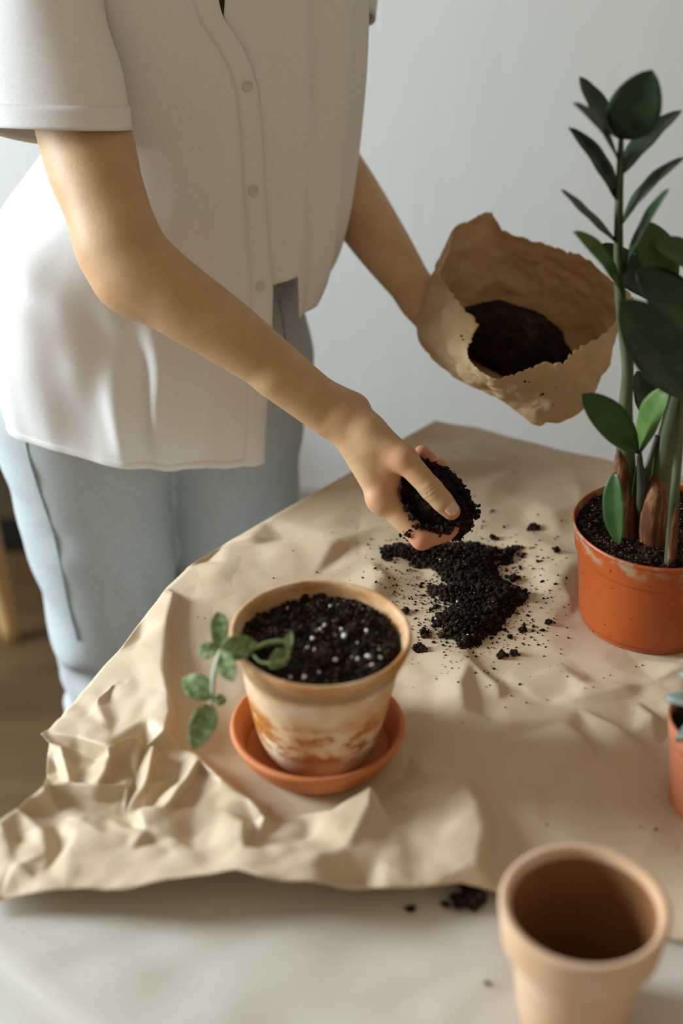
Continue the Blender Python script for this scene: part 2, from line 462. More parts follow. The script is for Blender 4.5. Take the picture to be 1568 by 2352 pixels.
for v in bm.verts:
    p = v.co
    a = abs(mnoise.noise(Vector((p.x * 16, p.y * 16, 1.7)))) * 0.0028 + abs(mnoise.noise(Vector((p.x * 38 + 5, p.y * 34, 4.2)))) * 0.0012
    if p.x < 0.05 and p.y < 1.06:
        vd_ = mnoise.voronoi(Vector((p.x * 30, p.y * 30, 0.4)))[0]
        a += min(0.6, vd_[1] - vd_[0]) * 0.0045
    k = 1.0
    for c, r, h in KEEP:
        d = (Vector((p.x, p.y)) - Vector(c)).length
        k = min(k, max(0.0, (d - r * 0.95) / 0.03))
    p.z += a * k
    # overhang past the table's left edge sags a little
    e0, e1 = Vector(TAB[1]), Vector(TAB[0])
    nrm = Vector((-(e1 - e0).y, (e1 - e0).x)).normalized()
    over = (Vector((p.x, p.y)) - e0).dot(nrm)
    if over > 0.0 and p.y > 0.95: p.z -= min(0.012, over * over * 1.2)
bmesh.ops.recalc_face_normals(bm, faces=bm.faces)
pm = bpy.data.meshes.new('kraft_paper'); bm.to_mesh(pm); bm.free()
paper = link('kraft_paper', pm, M['kraft'])
sm = paper.modifiers.new('thickness', 'SOLIDIFY'); sm.thickness = 0.0005; sm.offset = -1
tag(paper, 'large crumpled sheet of brown kraft paper spread over the table', 'paper')
paper_bvh = BVHTree.FromPolygons([v.co.copy() for v in pm.vertices], [tuple(p.vertices) for p in pm.polygons])
def paper_z(x, y):
    h = paper_bvh.ray_cast(Vector((x, y, 2.0)), Vector((0, 0, -1)))
    return h[0].z if h[0] is not None else TZ
# ------------------------------------------------------------------ crumbs helper: many tiny irregular lumps in one mesh
ICO = None
def crumb_mesh(name, P, R, seed=0, flat=1.0):
    """P (n,3) positions, R (n,) radii -> one mesh of jittered icosahedra"""
    rng = np.random.default_rng(seed)
    bm_ = bmesh.new(); bmesh.ops.create_icosphere(bm_, subdivisions=1, radius=1.0)
    bv_ = np.array([v.co[:] for v in bm_.verts]); bf_ = np.array([[v.index for v in f.verts] for f in bm_.faces]); bm_.free()
    P, R = np.asarray(P, float), np.asarray(R, float)
    n, k = len(P), len(bv_)
    jit = 1 + rng.uniform(-0.42, 0.42, (n, k, 1))
    sc = rng.uniform(0.55, 1.35, (n, 1, 3)); sc[:, :, 2] *= flat
    ang = rng.uniform(0, 2 * math.pi, n)
    c, s = np.cos(ang)[:, None], np.sin(ang)[:, None]
    v = bv_[None] * jit * sc
    x = v[:, :, 0] * c - v[:, :, 1] * s; y_ = v[:, :, 0] * s + v[:, :, 1] * c
    v = np.stack([x, y_, v[:, :, 2]], -1) * R[:, None, None] + P[:, None, :]
    f = bf_[None] + (np.arange(n) * k)[:, None, None]
    return np_mesh(name, v.reshape(-1, 3), f.reshape(-1, 3))
def disc_points(n, c, r, zf, seed, rmin=0.0):
    rng = np.random.default_rng(seed)
    a = rng.uniform(0, 2 * math.pi, n); q = np.sqrt(rng.uniform(rmin * rmin, 1, n)) * r
    x, y_ = c[0] + q * np.cos(a), c[1] + q * np.sin(a)
    return np.array([(i, j, zf(i, j)) for i, j in zip(x, y_)])
def soil_surface(name, c, r, z, amp, seed, mat, parent, n=46, seg=96):
    """lumpy soil disc with a short side wall"""
    V, zf = [], lambda x, y_: z + amp * (mnoise.noise(Vector((x * 45 + seed, y_ * 45, 1))) + 0.6 * mnoise.noise(Vector((x * 130, y_ * 130, seed))) + 0.35 * mnoise.noise(Vector((x * 330, y_ * 330, seed))))
    for i in range(n):
        q = r * i / (n - 1)
        for j in range(seg):
            a = 2 * math.pi * j / seg
            x, y_ = c[0] + q * math.cos(a), c[1] + q * math.sin(a)
            V.append((x, y_, zf(x, y_)))
    for j in range(seg):
        a = 2 * math.pi * j / seg
        V.append((c[0] + r * 0.94 * math.cos(a), c[1] + r * 0.94 * math.sin(a), z - 0.012))
    F = grid_faces(n + 1, seg, True)
    o = link(name, mesh(name, V, [tuple(reversed(f)) for f in F]), mat, parent)
    return o, zf

# ------------------------------------------------------------------ weathered terracotta pot with herb sprig
POT = (-0.021, 0.979)
Z0 = PZ0 + 0.0012
m, N, L, b = mat_new('weathered_terracotta', 0.8, 0.25)
nt = m.node_tree
tc = N.new('ShaderNodeTexCoord'); sep = N.new('ShaderNodeSeparateXYZ'); L.new(tc.outputs['Object'], sep.inputs[0])
white, wf = ramp_noise(nt, 22, [(0.34, (0.58, 0.32, 0.13)), (0.50, (0.70, 0.49, 0.31)), (0.64, (0.78, 0.66, 0.53))], 7)
stain, sf = ramp_noise(nt, 30, [(0.44, (0, 0, 0)), (0.53, (1, 1, 1))], 10, 0.7, vec_scale=(1, 1, 2.0))
def zband(lo, hi, soft):
    a = N.new('ShaderNodeMapRange'); a.interpolation_type = 'SMOOTHSTEP'
    a.inputs[1].default_value, a.inputs[2].default_value = lo - soft, lo + soft
    L.new(sep.outputs['Z'], a.inputs[0])
    c = N.new('ShaderNodeMapRange'); c.interpolation_type = 'SMOOTHSTEP'
    c.inputs[1].default_value, c.inputs[2].default_value = hi - soft, hi + soft
    c.inputs[3].default_value, c.inputs[4].default_value = 1, 0
    L.new(sep.outputs['Z'], c.inputs[0])
    mu = N.new('ShaderNodeMath'); mu.operation = 'MULTIPLY'
    L.new(a.outputs[0], mu.inputs[0]); L.new(c.outputs[0], mu.inputs[1])
    return mu.outputs[0]
def mixc(fac, a, c):
    mx = N.new('ShaderNodeMix'); mx.data_type = 'RGBA'
    L.new(fac, mx.inputs['Factor']); L.new(a, mx.inputs['A'])
    if isinstance(c, tuple): mx.inputs['B'].default_value = (*c, 1)
    else: L.new(c, mx.inputs['B'])
    return mx.outputs['Result']
def mul(a, c):
    mu = N.new('ShaderNodeMath'); mu.operation = 'MULTIPLY'
    L.new(a, mu.inputs[0])
    if isinstance(c, float): mu.inputs[1].default_value = c
    else: L.new(c, mu.inputs[1])
    return mu.outputs[0]
cc = mixc(mul(stain, zband(0.022, 0.068, 0.010)), white, (0.40, 0.145, 0.018))
grime, gf = ramp_noise(nt, 16, [(0.38, (0, 0, 0)), (0.62, (1, 1, 1))], 6, vec_scale=(1, 1, 3))
cc = mixc(mul(zband(0.0995, 0.1135, 0.004), 0.62), cc, (0.20, 0.12, 0.055))
cc = mixc(mul(grime, zband(0.1135, 0.1265, 0.002)), cc, (0.44, 0.20, 0.06))
L.new(cc, b.inputs['Base Color'])
add_bump(nt, b, wf, 0.25, 0.001)
M['old_pot'] = m
herb = empty('potted_herb', (POT[0], POT[1], Z0))
tag(herb, 'weathered whitewashed clay pot of dark soil with a trailing mint sprig', 'potted plant')
SAU_T = 0.0075
prof = smooth_prof([(0.0455, 0.0), (0.049, 0.006), (0.0555, 0.026), (0.0605, 0.05), (0.0648, 0.075), (0.0668, 0.090)], 4) + \
       smooth_prof([(0.0672, 0.0935), (0.0695, 0.099), (0.0735, 0.109), (0.0768, 0.118), (0.0772, 0.122), (0.0757, 0.1245), (0.0725, 0.1235), (0.0700, 0.115), (0.0640, 0.095), (0.057, 0.06)], 4)
lathe('pot', prof, 128, M['old_pot'], herb, (0, 0, 0), 0.012, 3)
pot_o = herb.children[0]
pot_o.matrix_parent_inverse = Matrix.Identity(4)
pot_o.location = (0, 0, SAU_T)
pot_o.rotation_euler = (math.radians(0.6), math.radians(1.6), 0)
SOZ = Z0 + SAU_T + 0.1115
so, zf = soil_surface('soil', POT, 0.0690, SOZ, 0.0052, 2.3, M['soil'], herb)
tag(so, kind='stuff')
P = disc_points(2600, POT, 0.068, lambda x, y_: zf(x, y_) + 0.0006, 5)
rng = np.random.default_rng(8)
o = link('soil_crumbs', crumb_mesh('soil_crumbs', P, rng.gamma(2.2, 0.00055, len(P)) + 0.0006, 4), M['soil'], herb, smooth=False); tag(o, kind='stuff')
P = disc_points(700, POT, 0.067, lambda x, y_: zf(x, y_) + 0.0016, 15)
o = link('soil_fibres', crumb_mesh('soil_fibres', P, rng.uniform(0.0005, 0.0014, len(P)), 6, 0.5), M['soil_fibre'], herb, smooth=False); tag(o, kind='stuff')
PERL = [(783,1445,3),(790,1462,3.5),(735,1448,3),(718,1462,3),(706,1478,4),(722,1480,3.5),(770,1508,6),(810,1500,4),(822,1510,5),(845,1512,5),(872,1508,5),(742,1418,2.5),(745,1440,3),(668,1550,4.5),(744,1585,5),
        (660,1390,3),(758,1388,3),(842,1440,4),(870,1490,4),(638,1486,4),(650,1556,4),(735,1540,4),(790,1560,3),(820,1470,3),(700,1555,3),(866,1555,4),(632,1442,3),(640,1420,3),(765,1420,3),(855,1530,3)]
P = [PZ(u, v, SOZ + 0.005) for u, v, s in PERL]
P = [(p.x, p.y, zf(p.x, p.y) + 0.0022) for p in P]
o = link('perlite', crumb_mesh('perlite', P, [s * 0.00042 + 0.0004 for u, v, s in PERL], 9), M['perlite'], herb); tag(o, kind='stuff')

# saucer
sau = lathe('plant_saucer', smooth_prof([(0.050, 0.0), (0.058, 0.001), (0.066, 0.008), (0.0725, 0.020), (0.0765, 0.0275), (0.0770, 0.0305), (0.0750, 0.0325), (0.0718, 0.0315), (0.0680, 0.024), (0.0630, 0.0095), (0.0600, 0.0072), (0.030, 0.0070), (0.001, 0.0070)], 4),
            112, M['terracotta'], None, (POT[0], POT[1], Z0))
tag(sau, 'orange terracotta saucer under the whitewashed clay pot', 'saucer')

# ------------------------------------------------------------------ empty clay pot in the foreground
FP = (0.166, 0.694)
m = simple('pale_clay', 10, [(0.3, (0.56, 0.33, 0.185)), (0.5, (0.64, 0.42, 0.27)), (0.7, (0.72, 0.54, 0.40))], 0.8, 0.25, 0.15, 0.0008, bscale=200)
M['pale_clay'] = m
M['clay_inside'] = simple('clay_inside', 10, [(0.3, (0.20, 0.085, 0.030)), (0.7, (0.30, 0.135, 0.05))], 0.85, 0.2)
empty_pot = empty('clay_pot', (FP[0], FP[1], TZ + 0.0005))
tag(empty_pot, 'empty pale clay pot standing on the white cloth in the foreground', 'pot')
zb = TZ + 0.0005
lathe('body', smooth_prof([(0.0370, 0), (0.0385, 0.003), (0.0430, 0.035), (0.0475, 0.068), (0.0485, 0.078)], 4), 96, M['pale_clay'], empty_pot, (FP[0], FP[1], zb), caps=(True, False))
lathe('rim', smooth_prof([(0.0480, 0.0755), (0.0535, 0.0765), (0.0550, 0.080), (0.0568, 0.095), (0.0582, 0.107), (0.0578, 0.1105), (0.0555, 0.1118), (0.0520, 0.1105), (0.0500, 0.104)], 5), 96, M['pale_clay'], empty_pot, (FP[0], FP[1], zb), caps=(False, False))
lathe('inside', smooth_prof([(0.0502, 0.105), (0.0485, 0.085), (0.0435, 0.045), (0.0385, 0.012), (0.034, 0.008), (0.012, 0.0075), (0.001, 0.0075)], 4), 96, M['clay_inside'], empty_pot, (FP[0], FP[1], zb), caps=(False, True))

# ------------------------------------------------------------------ terracotta-coloured nursery pot (plant added later)
NP = (0.3105, 1.187)
m, N, L, b = mat_new('orange_plastic', 0.42, 0.45)
nt = m.node_tree
c0, f0 = ramp_noise(nt, 9, [(0.3, (0.32, 0.056, 0.007)), (0.7, (0.41, 0.080, 0.011))], 5)
c1, f1 = ramp_noise(nt, 150, [(0.69, (0, 0, 0)), (0.73, (1, 1, 1))], 2)
mx = N.new('ShaderNodeMix'); mx.data_type = 'RGBA'
L.new(c1, mx.inputs['Factor']); L.new(c0, mx.inputs['A']); mx.inputs['B'].default_value = (0.05, 0.022, 0.012, 1)
# pale dried mud around the lip
c2, f2 = ramp_noise(nt, 38, [(0.50, (0, 0, 0)), (0.60, (1, 1, 1))], 8, 0.7, vec_scale=(1, 1, 1.5))
tc = N.new('ShaderNodeTexCoord'); sep = N.new('ShaderNodeSeparateXYZ'); L.new(tc.outputs['Object'], sep.inputs[0])
cc = mixc(mul(c2, zband(Z0 + 0.094, Z0 + 0.112, 0.005)), mx.outputs['Result'], (0.34, 0.22, 0.13))
L.new(cc, b.inputs['Base Color'])
add_bump(nt, b, f0, 0.35, 0.002)
M['plastic_pot'] = m
zz = empty('potted_plant', (NP[0], NP[1], Z0))
tag(zz, 'tall glossy green plant with paired oval leaves in an orange plastic pot', 'potted plant')
lathe('pot', smooth_prof([(0.0655, 0.0), (0.0668, 0.002), (0.0672, 0.007), (0.0690, 0.0085), (0.0725, 0.040), (0.0765, 0.078), (0.0772, 0.0815), (0.0795, 0.0835), (0.0822, 0.106), (0.0836, 0.1075), (0.0834, 0.1100), (0.0815, 0.1102), (0.0795, 0.100), (0.078, 0.09)], 4), 128, M['plastic_pot'], zz, (NP[0], NP[1], Z0), 0.010, 5)
NSZ = Z0 + 0.1040
so, zzf = soil_surface('soil', NP, 0.0798, NSZ, 0.0050, 7.7, M['soil'], zz)
tag(so, kind='stuff')
P = disc_points(3200, NP, 0.0785, lambda x, y_: zzf(x, y_) + 0.0004, 25)
o = link('soil_crumbs', crumb_mesh('soil_crumbs', P, rng.gamma(2.0, 0.00042, len(P)) + 0.0005, 24), M['soil'], zz, smooth=False); tag(o, kind='stuff')
P = disc_points(1500, NP, 0.0785, lambda x, y_: zzf(x, y_) + 0.0012, 35)
o = link('soil_fibres', crumb_mesh('soil_fibres', P, rng.uniform(0.0004, 0.0013, len(P)), 26, 0.5), M['soil_fibre'], zz, smooth=False); tag(o, kind='stuff')

# ------------------------------------------------------------------ small succulent at the right edge
SPt = (0.317, 0.915)
M['small_pot'] = simple('peach_plastic', 12, [(0.3, (0.58, 0.19, 0.095)), (0.7, (0.66, 0.24, 0.13))], 0.5, 0.4)
M['succulent'] = simple('succulent_leaf', 30, [(0.3, (0.20, 0.27, 0.235)), (0.7, (0.34, 0.41, 0.375))], 0.55, 0.3)
suc = empty('potted_succulent', (SPt[0], SPt[1], Z0))
tag(suc, 'small grey-green succulent in a peach plastic pot at the right edge', 'potted plant')
lathe('pot', smooth_prof([(0.036, 0), (0.0372, 0.002), (0.0435, 0.066), (0.0450, 0.0675), (0.0475, 0.086), (0.0470, 0.088), (0.0450, 0.086), (0.0435, 0.07)], 4), 80, M['small_pot'], suc, (SPt[0], SPt[1], Z0))
so, sf2 = soil_surface('soil', SPt, 0.0445, Z0 + 0.079, 0.003, 1.2, M['soil'], suc, 20, 64)
tag(so, kind='stuff')
# ------------------------------------------------------------------ signed-distance modelling for the figure
class SDF:
    def __init__(self, lo, hi, h):
        self.lo, self.h = np.array(lo, float), h
        self.n = (np.ceil((np.array(hi) - self.lo) / h)).astype(int) + 1
        self.v = np.full(self.n, 0.2, dtype=np.float32)
        self.ax = [(self.lo[i] + h * np.arange(self.n[i])).astype(np.float32) for i in range(3)]
    def box(self, a, b, pad):
        i0 = np.clip(((np.minimum(a, b) - pad - self.lo) / self.h).astype(int), 0, self.n)
        i1 = np.clip(((np.maximum(a, b) + pad - self.lo) / self.h).astype(int) + 2, 0, self.n)
        return tuple(slice(i0[k], i1[k]) for k in range(3))
    def grids(self, s):
        return (self.ax[0][s[0]][:, None, None], self.ax[1][s[1]][None, :, None], self.ax[2][s[2]][None, None, :])
    def blend(self, s, d, k):
        a = self.v[s]
        if k > 0:
            hh_ = np.maximum(k - np.abs(a - d), 0) / k
            self.v[s] = np.minimum(a, d) - hh_ * hh_ * k * 0.25
        else:
            self.v[s] = np.minimum(a, d)
    def cone(self, a, b, ra, rb, k=0.01, squash=None):
        """round cone from a to b; squash = (axis, factor): flattens along a unit axis"""
        a, b = np.array(a, float), np.array(b, float)
        s = self.box(a, b, max(ra, rb) + 0.035)
        X, Y, Z = self.grids(s)
        if X.size == 0 or Y.size == 0 or Z.size == 0: return
        ba = (b - a).astype(np.float32); L2 = float(ba @ ba) + 1e-12
        px, py, pz = X - np.float32(a[0]), Y - np.float32(a[1]), Z - np.float32(a[2])
        t = np.clip((px * ba[0] + py * ba[1] + pz * ba[2]) / L2, 0, 1)
        qx, qy, qz = px - t * ba[0], py - t * ba[1], pz - t * ba[2]
        q2 = qx * qx + qy * qy + qz * qz
        if squash is not None:
            ax, f = np.array(squash[0], float), squash[1]
            ax /= np.linalg.norm(ax)
            e = qx * np.float32(ax[0]) + qy * np.float32(ax[1]) + qz * np.float32(ax[2])
            q2 = q2 + e * e * np.float32(1 / (f * f) - 1)
        d = np.sqrt(q2) - (ra + t * (rb - ra)).astype(np.float32)
        self.blend(s, d.astype(np.float32), k)
    def chain(self, pts, rad, k=0.01, squash=None, sub=0):
        """a smooth limb through pts: its pieces are joined sharply (they share end spheres), then blended in as one"""
        if sub:
            pts = [tuple(p) for p in smooth_prof([tuple(p) for p in pts], sub)]
            rad = [r[0] for r in smooth_prof([(r,) for r in rad], sub)]
        keep = self.v
        A = np.array([tuple(p) for p in pts])
        s = self.box(A.min(0), A.max(0), max(rad) + 0.035)
        self.v = np.full(keep.shape, 0.2, np.float32) if False else keep.copy()
        self.v[s] = 0.2
        for i in range(len(pts) - 1):
            self.cone(pts[i], pts[i + 1], rad[i], rad[i + 1], 0.0, squash)
        d = self.v[s].copy()
        self.v = keep
        self.blend(s, d, k)
    def mesh(self, smooth=2):
        v = self.v
        neg = v < 0
        nx, ny, nz = v.shape
        cnt = np.zeros((nx - 1, ny - 1, nz - 1), np.int8)
        for i in (0, 1):
            for j in (0, 1):
                for k in (0, 1):
                    cnt += neg[i:nx - 1 + i, j:ny - 1 + j, k:nz - 1 + k]
        act = np.argwhere((cnt > 0) & (cnt < 8))
        idx = np.full(cnt.shape, -1, np.int32)
        idx[tuple(act.T)] = np.arange(len(act))
        cor = np.array([(i, j, k) for i in (0, 1) for j in (0, 1) for k in (0, 1)])
        vals = np.stack([v[act[:, 0] + c[0], act[:, 1] + c[1], act[:, 2] + c[2]] for c in cor], 1)
        pos = np.zeros((len(act), 3)); num = np.zeros(len(act))
        for a in range(8):
            for b in range(a + 1, 8):
                if np.abs(cor[a] - cor[b]).sum() != 1: continue
                va, vb = vals[:, a], vals[:, b]
                m_ = (va < 0) != (vb < 0)
                t = np.where(m_, va / np.where(m_, va - vb, 1), 0)
                pos += m_[:, None] * (cor[a] + t[:, None] * (cor[b] - cor[a])); num += m_
        V = (act + pos / num[:, None]) * self.h + self.lo
        Fs = []
        for ax in range(3):
            sl0 = [slice(None)] * 3; sl1 = [slice(None)] * 3
            sl0[ax] = slice(0, -1); sl1[ax] = slice(1, None)
            A, B = neg[tuple(sl0)], neg[tuple(sl1)]
            e = np.argwhere(A != B)
            o1, o2 = [(1, 2), (2, 0), (0, 1)][ax]
            e = e[(e[:, o1] > 0) & (e[:, o2] > 0) & (e[:, o1] < v.shape[o1] - 1) & (e[:, o2] < v.shape[o2] - 1)]
            inn = A[tuple(e.T)]
            def cell(d1, d2):
                q = e.copy(); q[:, o1] -= d1; q[:, o2] -= d2
                return idx[tuple(q.T)]
            q = np.stack([cell(1, 1), cell(0, 1), cell(0, 0), cell(1, 0)], 1)
            q[~inn] = q[~inn][:, ::-1]
            Fs.append(q)
        F = np.concatenate(Fs)
        F = F[(F >= 0).all(1)]
        # Laplacian smoothing
        E = np.concatenate([F[:, [0, 1]], F[:, [1, 2]], F[:, [2, 3]], F[:, [3, 0]]])
        for it in range(smooth):
            acc = np.zeros_like(V); c = np.zeros(len(V))
            np.add.at(acc, E[:, 0], V[E[:, 1]]); np.add.at(c, E[:, 0], 1)
            np.add.at(acc, E[:, 1], V[E[:, 0]]); np.add.at(c, E[:, 1], 1)
            V = V * 0.5 + 0.5 * acc / np.maximum(c, 1)[:, None]
        return V, F

def merge_meshes(parts):
    V = np.concatenate([p[0] for p in parts]); off = 0; F = []
    for p in parts:
        F.append(p[1] + off); off += len(p[0])
    return V, np.concatenate(F)

# ------------------------------------------------------------------ the person: body
YAW = math.radians(28)
FWD = Vector((math.sin(YAW), -math.cos(YAW), 0))       # the way she faces
RGT = Vector((-math.cos(YAW), -math.sin(YAW), 0))      # her right hand side
def T(p): return tuple(p)

SH_R = Vector((-0.310, 1.530, 1.360))
A_MID = PT(192, 300, 1.405)
A_LOW = PT(232, 440, 1.392)
ELB = PT(290, 575, 1.383)
FA1, FA2, FA3 = PT(375, 662, 1.385), PT(520, 762, 1.395), PT(655, 862, 1.410)
WRI = PT(778, 951, 1.425)
arm = SDF((-0.335, 1.185, 0.800), (0.165, 1.425, 1.225), 0.00145)
arm.chain([T(SH_R), T(A_MID), T(A_LOW), T(ELB), T(FA1), T(FA2), T(FA3), T(WRI)], [0.045, 0.0465, 0.0425, 0.0385, 0.0378, 0.0325, 0.0262, 0.0205], 0.0, None, 24)
arm.cone(T(PT(262, 580, 1.388)), T(PT(290, 640, 1.390)), 0.0265, 0.0270, 0.035)       # elbow point
arm.cone(T(PT(640, 870, 1.404)), T(PT(752, 962, 1.418)), 0.0175, 0.0170, 0.016)      # radius along the lower edge
arm.cone(T(PT(775, 936, 1.430)), T(PT(812, 950, 1.432)), 0.0160, 0.0140, 0.02)      # wrist bone, upper edge
# palm: metacarpals fan out from the wrist
W1, W2 = PT(786, 962, 1.418), PT(806, 946, 1.440)
MCP = [PT(876, 1146, 1.420), PT(893, 1142, 1.444), PT(908, 1124, 1.466), PT(915, 1098, 1.484)]
for i, (mp, w_, r0, r1) in enumerate(zip(MCP, (W1, W1, W2, W2), (0.0165, 0.0165, 0.0160, 0.0150), (0.0125, 0.0128, 0.0120, 0.0110))):
    arm.cone(T(w_), T(mp), r0, r1, 0.012)
arm.cone(T(PT(868, 1148, 1.416)), T(PT(874, 1154, 1.416)), 0.0102, 0.0100, 0.010)    # index knuckle
# thumb side: thenar and web
CMC, TM, TI, TT = PT(846, 990, 1.410), PT(926, 1052, 1.400), PT(990, 1123, 1.399), PT(1036, 1174, 1.406)
arm.cone(T(PT(800, 950, 1.420)), T(CMC), 0.0165, 0.0150, 0.016)
arm.cone(T(CMC), T(TM), 0.0155, 0.0132, 0.012)
arm.cone(T(PT(858, 1030, 1.414)), T(PT(888, 1098, 1.418)), 0.0150, 0.0100, 0.016)    # first web muscle
arm.cone(T(PT(905, 1055, 1.408)), T(PT(893, 1100, 1.420)), 0.0090, 0.0080, 0.012)
arm.chain([T(TM), T(TI)], [0.0128, 0.0110], 0.006)
arm.chain([T(TI), T(PT(1016, 1152, 1.402)), T(TT)], [0.0112, 0.0113, 0.0092], 0.004)
# fingers cupped under the soil
arm.chain([T(MCP[0]), T(PT(968, 1239, 1.412))], [0.0118, 0.0102], 0.009)
arm.chain([T(PT(968, 1239, 1.412)), T(PT(1024, 1224, 1.418)), T(PT(1049, 1200, 1.426))], [0.0102, 0.0090, 0.0078], 0.004)
arm.chain([T(MCP[1]), T(PT(996, 1226, 1.442))], [0.0120, 0.0104], 0.008)
arm.chain([T(PT(996, 1226, 1.442)), T(PT(1046, 1176, 1.452)), T(PT(1048, 1140, 1.460))], [0.0102, 0.0092, 0.0080], 0.004)
arm.chain([T(MCP[2]), T(PT(1000, 1180, 1.468))], [0.0112, 0.0098], 0.008)
arm.chain([T(PT(1000, 1180, 1.468)), T(PT(1030, 1112, 1.476)), T(PT(1008, 1070, 1.474))], [0.0096, 0.0090, 0.0084], 0.004)
arm.chain([T(MCP[3]), T(PT(970, 1125, 1.490))], [0.0100, 0.0088], 0.007)
arm.chain([T(PT(970, 1125, 1.490)), T(PT(992, 1064, 1.490)), T(PT(968, 1040, 1.484))], [0.0086, 0.0084, 0.0080], 0.004)
# creases across the thumb joint
s = arm.box(np.array(T(TI)), np.array(T(TI)), 0.02)
X, Y, Z = arm.grids(s)
axv = np.array((TT - TI).normalized())
q = (X - TI.x) * axv[0] + (Y - TI.y) * axv[1] + (Z - TI.z) * axv[2]
tow = np.array((Vector((0, 0, CAM_Z)) - TI).normalized())
front = np.clip(((X - TI.x) * tow[0] + (Y - TI.y) * tow[1] + (Z - TI.z) * tow[2]) / 0.006, 0, 1)
for off, amp in ((-0.0048, 0.0010), (-0.0015, 0.0015), (0.0022, 0.0010)):
    arm.v[s] += (amp * np.exp(-((q - off) / 0.0010) ** 2) * front).astype(np.float32)
arm_part = arm.mesh(2)

# rest of the body, coarser; the shirt and jeans cover nearly all of it
body = SDF((-0.46, 1.30, -0.005), (0.36, 1.86, 1.72), 0.006)
SH_L = Vector((-0.020, 1.700, 1.355))
ELB_L = PT(722, 335, 1.735)
W_L = PT(968, 690, 1.665)
HIP_R, HIP_L = Vector((-0.305, 1.535, 0.86)), Vector((-0.165, 1.612, 0.86))
KN_R, KN_L = Vector((-0.300, 1.545, 0.46)), Vector((-0.150, 1.632, 0.46))
AN_R, AN_L = Vector((-0.300, 1.600, 0.09)), Vector((-0.130, 1.675, 0.09))
PEL = (HIP_R + HIP_L) / 2
WAI = Vector((-0.200, 1.585, 1.04)); CHE = Vector((-0.130, 1.605, 1.25)); NECK = Vector((-0.125, 1.570, 1.43))
for sg in (-1, 1):
    body.chain([T(PEL + RGT * 0.06 * sg), T(WAI + RGT * 0.05 * sg), T(CHE + RGT * 0.07 * sg)], [0.095, 0.080, 0.092], 0.05)
body.chain([T(SH_R), T(CHE + Vector((0, 0, 0.10))), T(SH_L)], [0.046, 0.075, 0.052], 0.05)
body.cone(T(CHE + Vector((0, 0, 0.1))), T(NECK), 0.06, 0.050, 0.04)
HEAD = NECK + Vector((0.02, -0.045, 0.125))
body.chain([T(NECK), T(HEAD - FWD * 0.02)], [0.050, 0.075], 0.03)
body.cone(T(HEAD - FWD * 0.015 + Vector((0, 0, 0.02))), T(HEAD + FWD * 0.025 - Vector((0, 0, 0.045))), 0.080, 0.058, 0.03)
body.cone(T(HEAD + FWD * 0.078), T(HEAD + FWD * 0.092 - Vector((0, 0, 0.03))), 0.009, 0.013, 0.012)      # nose
for sg in (-1, 1):
    body.cone(T(HEAD + RGT * 0.078 * sg + Vector((0, 0, 0.012))), T(HEAD + RGT * 0.076 * sg - Vector((0, 0, 0.022))), 0.013, 0.009, 0.006)
body.cone(T(HEAD + FWD * 0.076 - Vector((0, 0, 0.055)) + RGT * 0.012), T(HEAD + FWD * 0.076 - Vector((0, 0, 0.055)) - RGT * 0.012), 0.009, 0.009, 0.010)
body.chain([T(SH_R), T(A_MID)], [0.044, 0.0435], 0.02)
body.chain([T(SH_L), T(ELB_L)], [0.050, 0.038], 0.02)
body.chain([T(ELB_L), T(PT(785, 425, 1.720)), T(PT(880, 565, 1.695)), T(W_L)], [0.0385, 0.0390, 0.0330, 0.0225], 0.02, None, 5)
# left hand spread against the back of the paper bag
HL0 = PT(1030, 765, 1.700)
body.cone(T(W_L), T(HL0), 0.0215, 0.022, 0.02)
for k, (u, v, t, u2, v2, t2) in enumerate(((1085, 740, 1.732, 1150, 755, 1.765), (1080, 775, 1.732, 1150, 800, 1.765), (1068, 808, 1.728, 1130, 838, 1.760), (1050, 832, 1.720, 1100, 860, 1.745))):
    body.chain([T(W_L), T(PT(u, v, t)), T(PT(u2, v2, t2)), T(PT(u2 + 45, v2 + 12, t2 - 0.004))], [0.017, 0.0125, 0.0105, 0.0085], 0.008)
body.chain([T(PT(985, 735, 1.67)), T(PT(1040, 715, 1.69)), T(PT(1090, 690, 1.712))], [0.016, 0.0125, 0.010], 0.008)
for h_, k_, a_ in ((HIP_R, KN_R, AN_R), (HIP_L, KN_L, AN_L)):
    body.chain([T(h_), T(k_), T(a_)], [0.095, 0.058, 0.038], 0.02)
    body.chain([T(a_), T(a_ + FWD * 0.13 - Vector((0, 0, 0.045)))], [0.040, 0.032], 0.02)
    body.cone(T(a_ - Vector((0, 0, 0.05))), T(a_ + FWD * 0.10 - Vector((0, 0, 0.055))), 0.034, 0.034, 0.02)
body.v[:, :, 0] = 0.05
body_part = body.mesh(3)
V, F = merge_meshes([arm_part, body_part])
bme = np_mesh('person', V, F)
# reddened skin over knuckles and finger tips
att = bme.attributes.new('blush', 'FLOAT', 'POINT')
bl = np.zeros(len(V), np.float32)
for (c, r, a) in ((MCP[0], 0.020, 0.5), (PT(968, 1239, 1.408), 0.018, 0.9), (PT(1035, 1215, 1.418), 0.020, 1.0), (PT(972, 1043, 1.487), 0.022, 1.0), (PT(1003, 1080, 1.475), 0.022, 1.0), (TM, 0.02, 0.55), (PT(1046, 1182, 1.40), 0.012, 0.7),
                  (ELB + Vector((-0.02, 0, -0.02)), 0.035, 0.35), (PT(790, 965, 1.402), 0.012, 0.3), (PT(905, 1095, 1.412), 0.014, 0.6), (PT(1030, 1122, 1.476), 0.02, 0.9)):
    bl = np.maximum(bl, a * np.exp(-(((V - np.array(T(c))) ** 2).sum(1)) / (r * r)))
att.data.foreach_set('value', bl.astype(np.float32))
m, N, L, b = mat_new('skin', 0.52, 0.35)
nt = m.node_tree
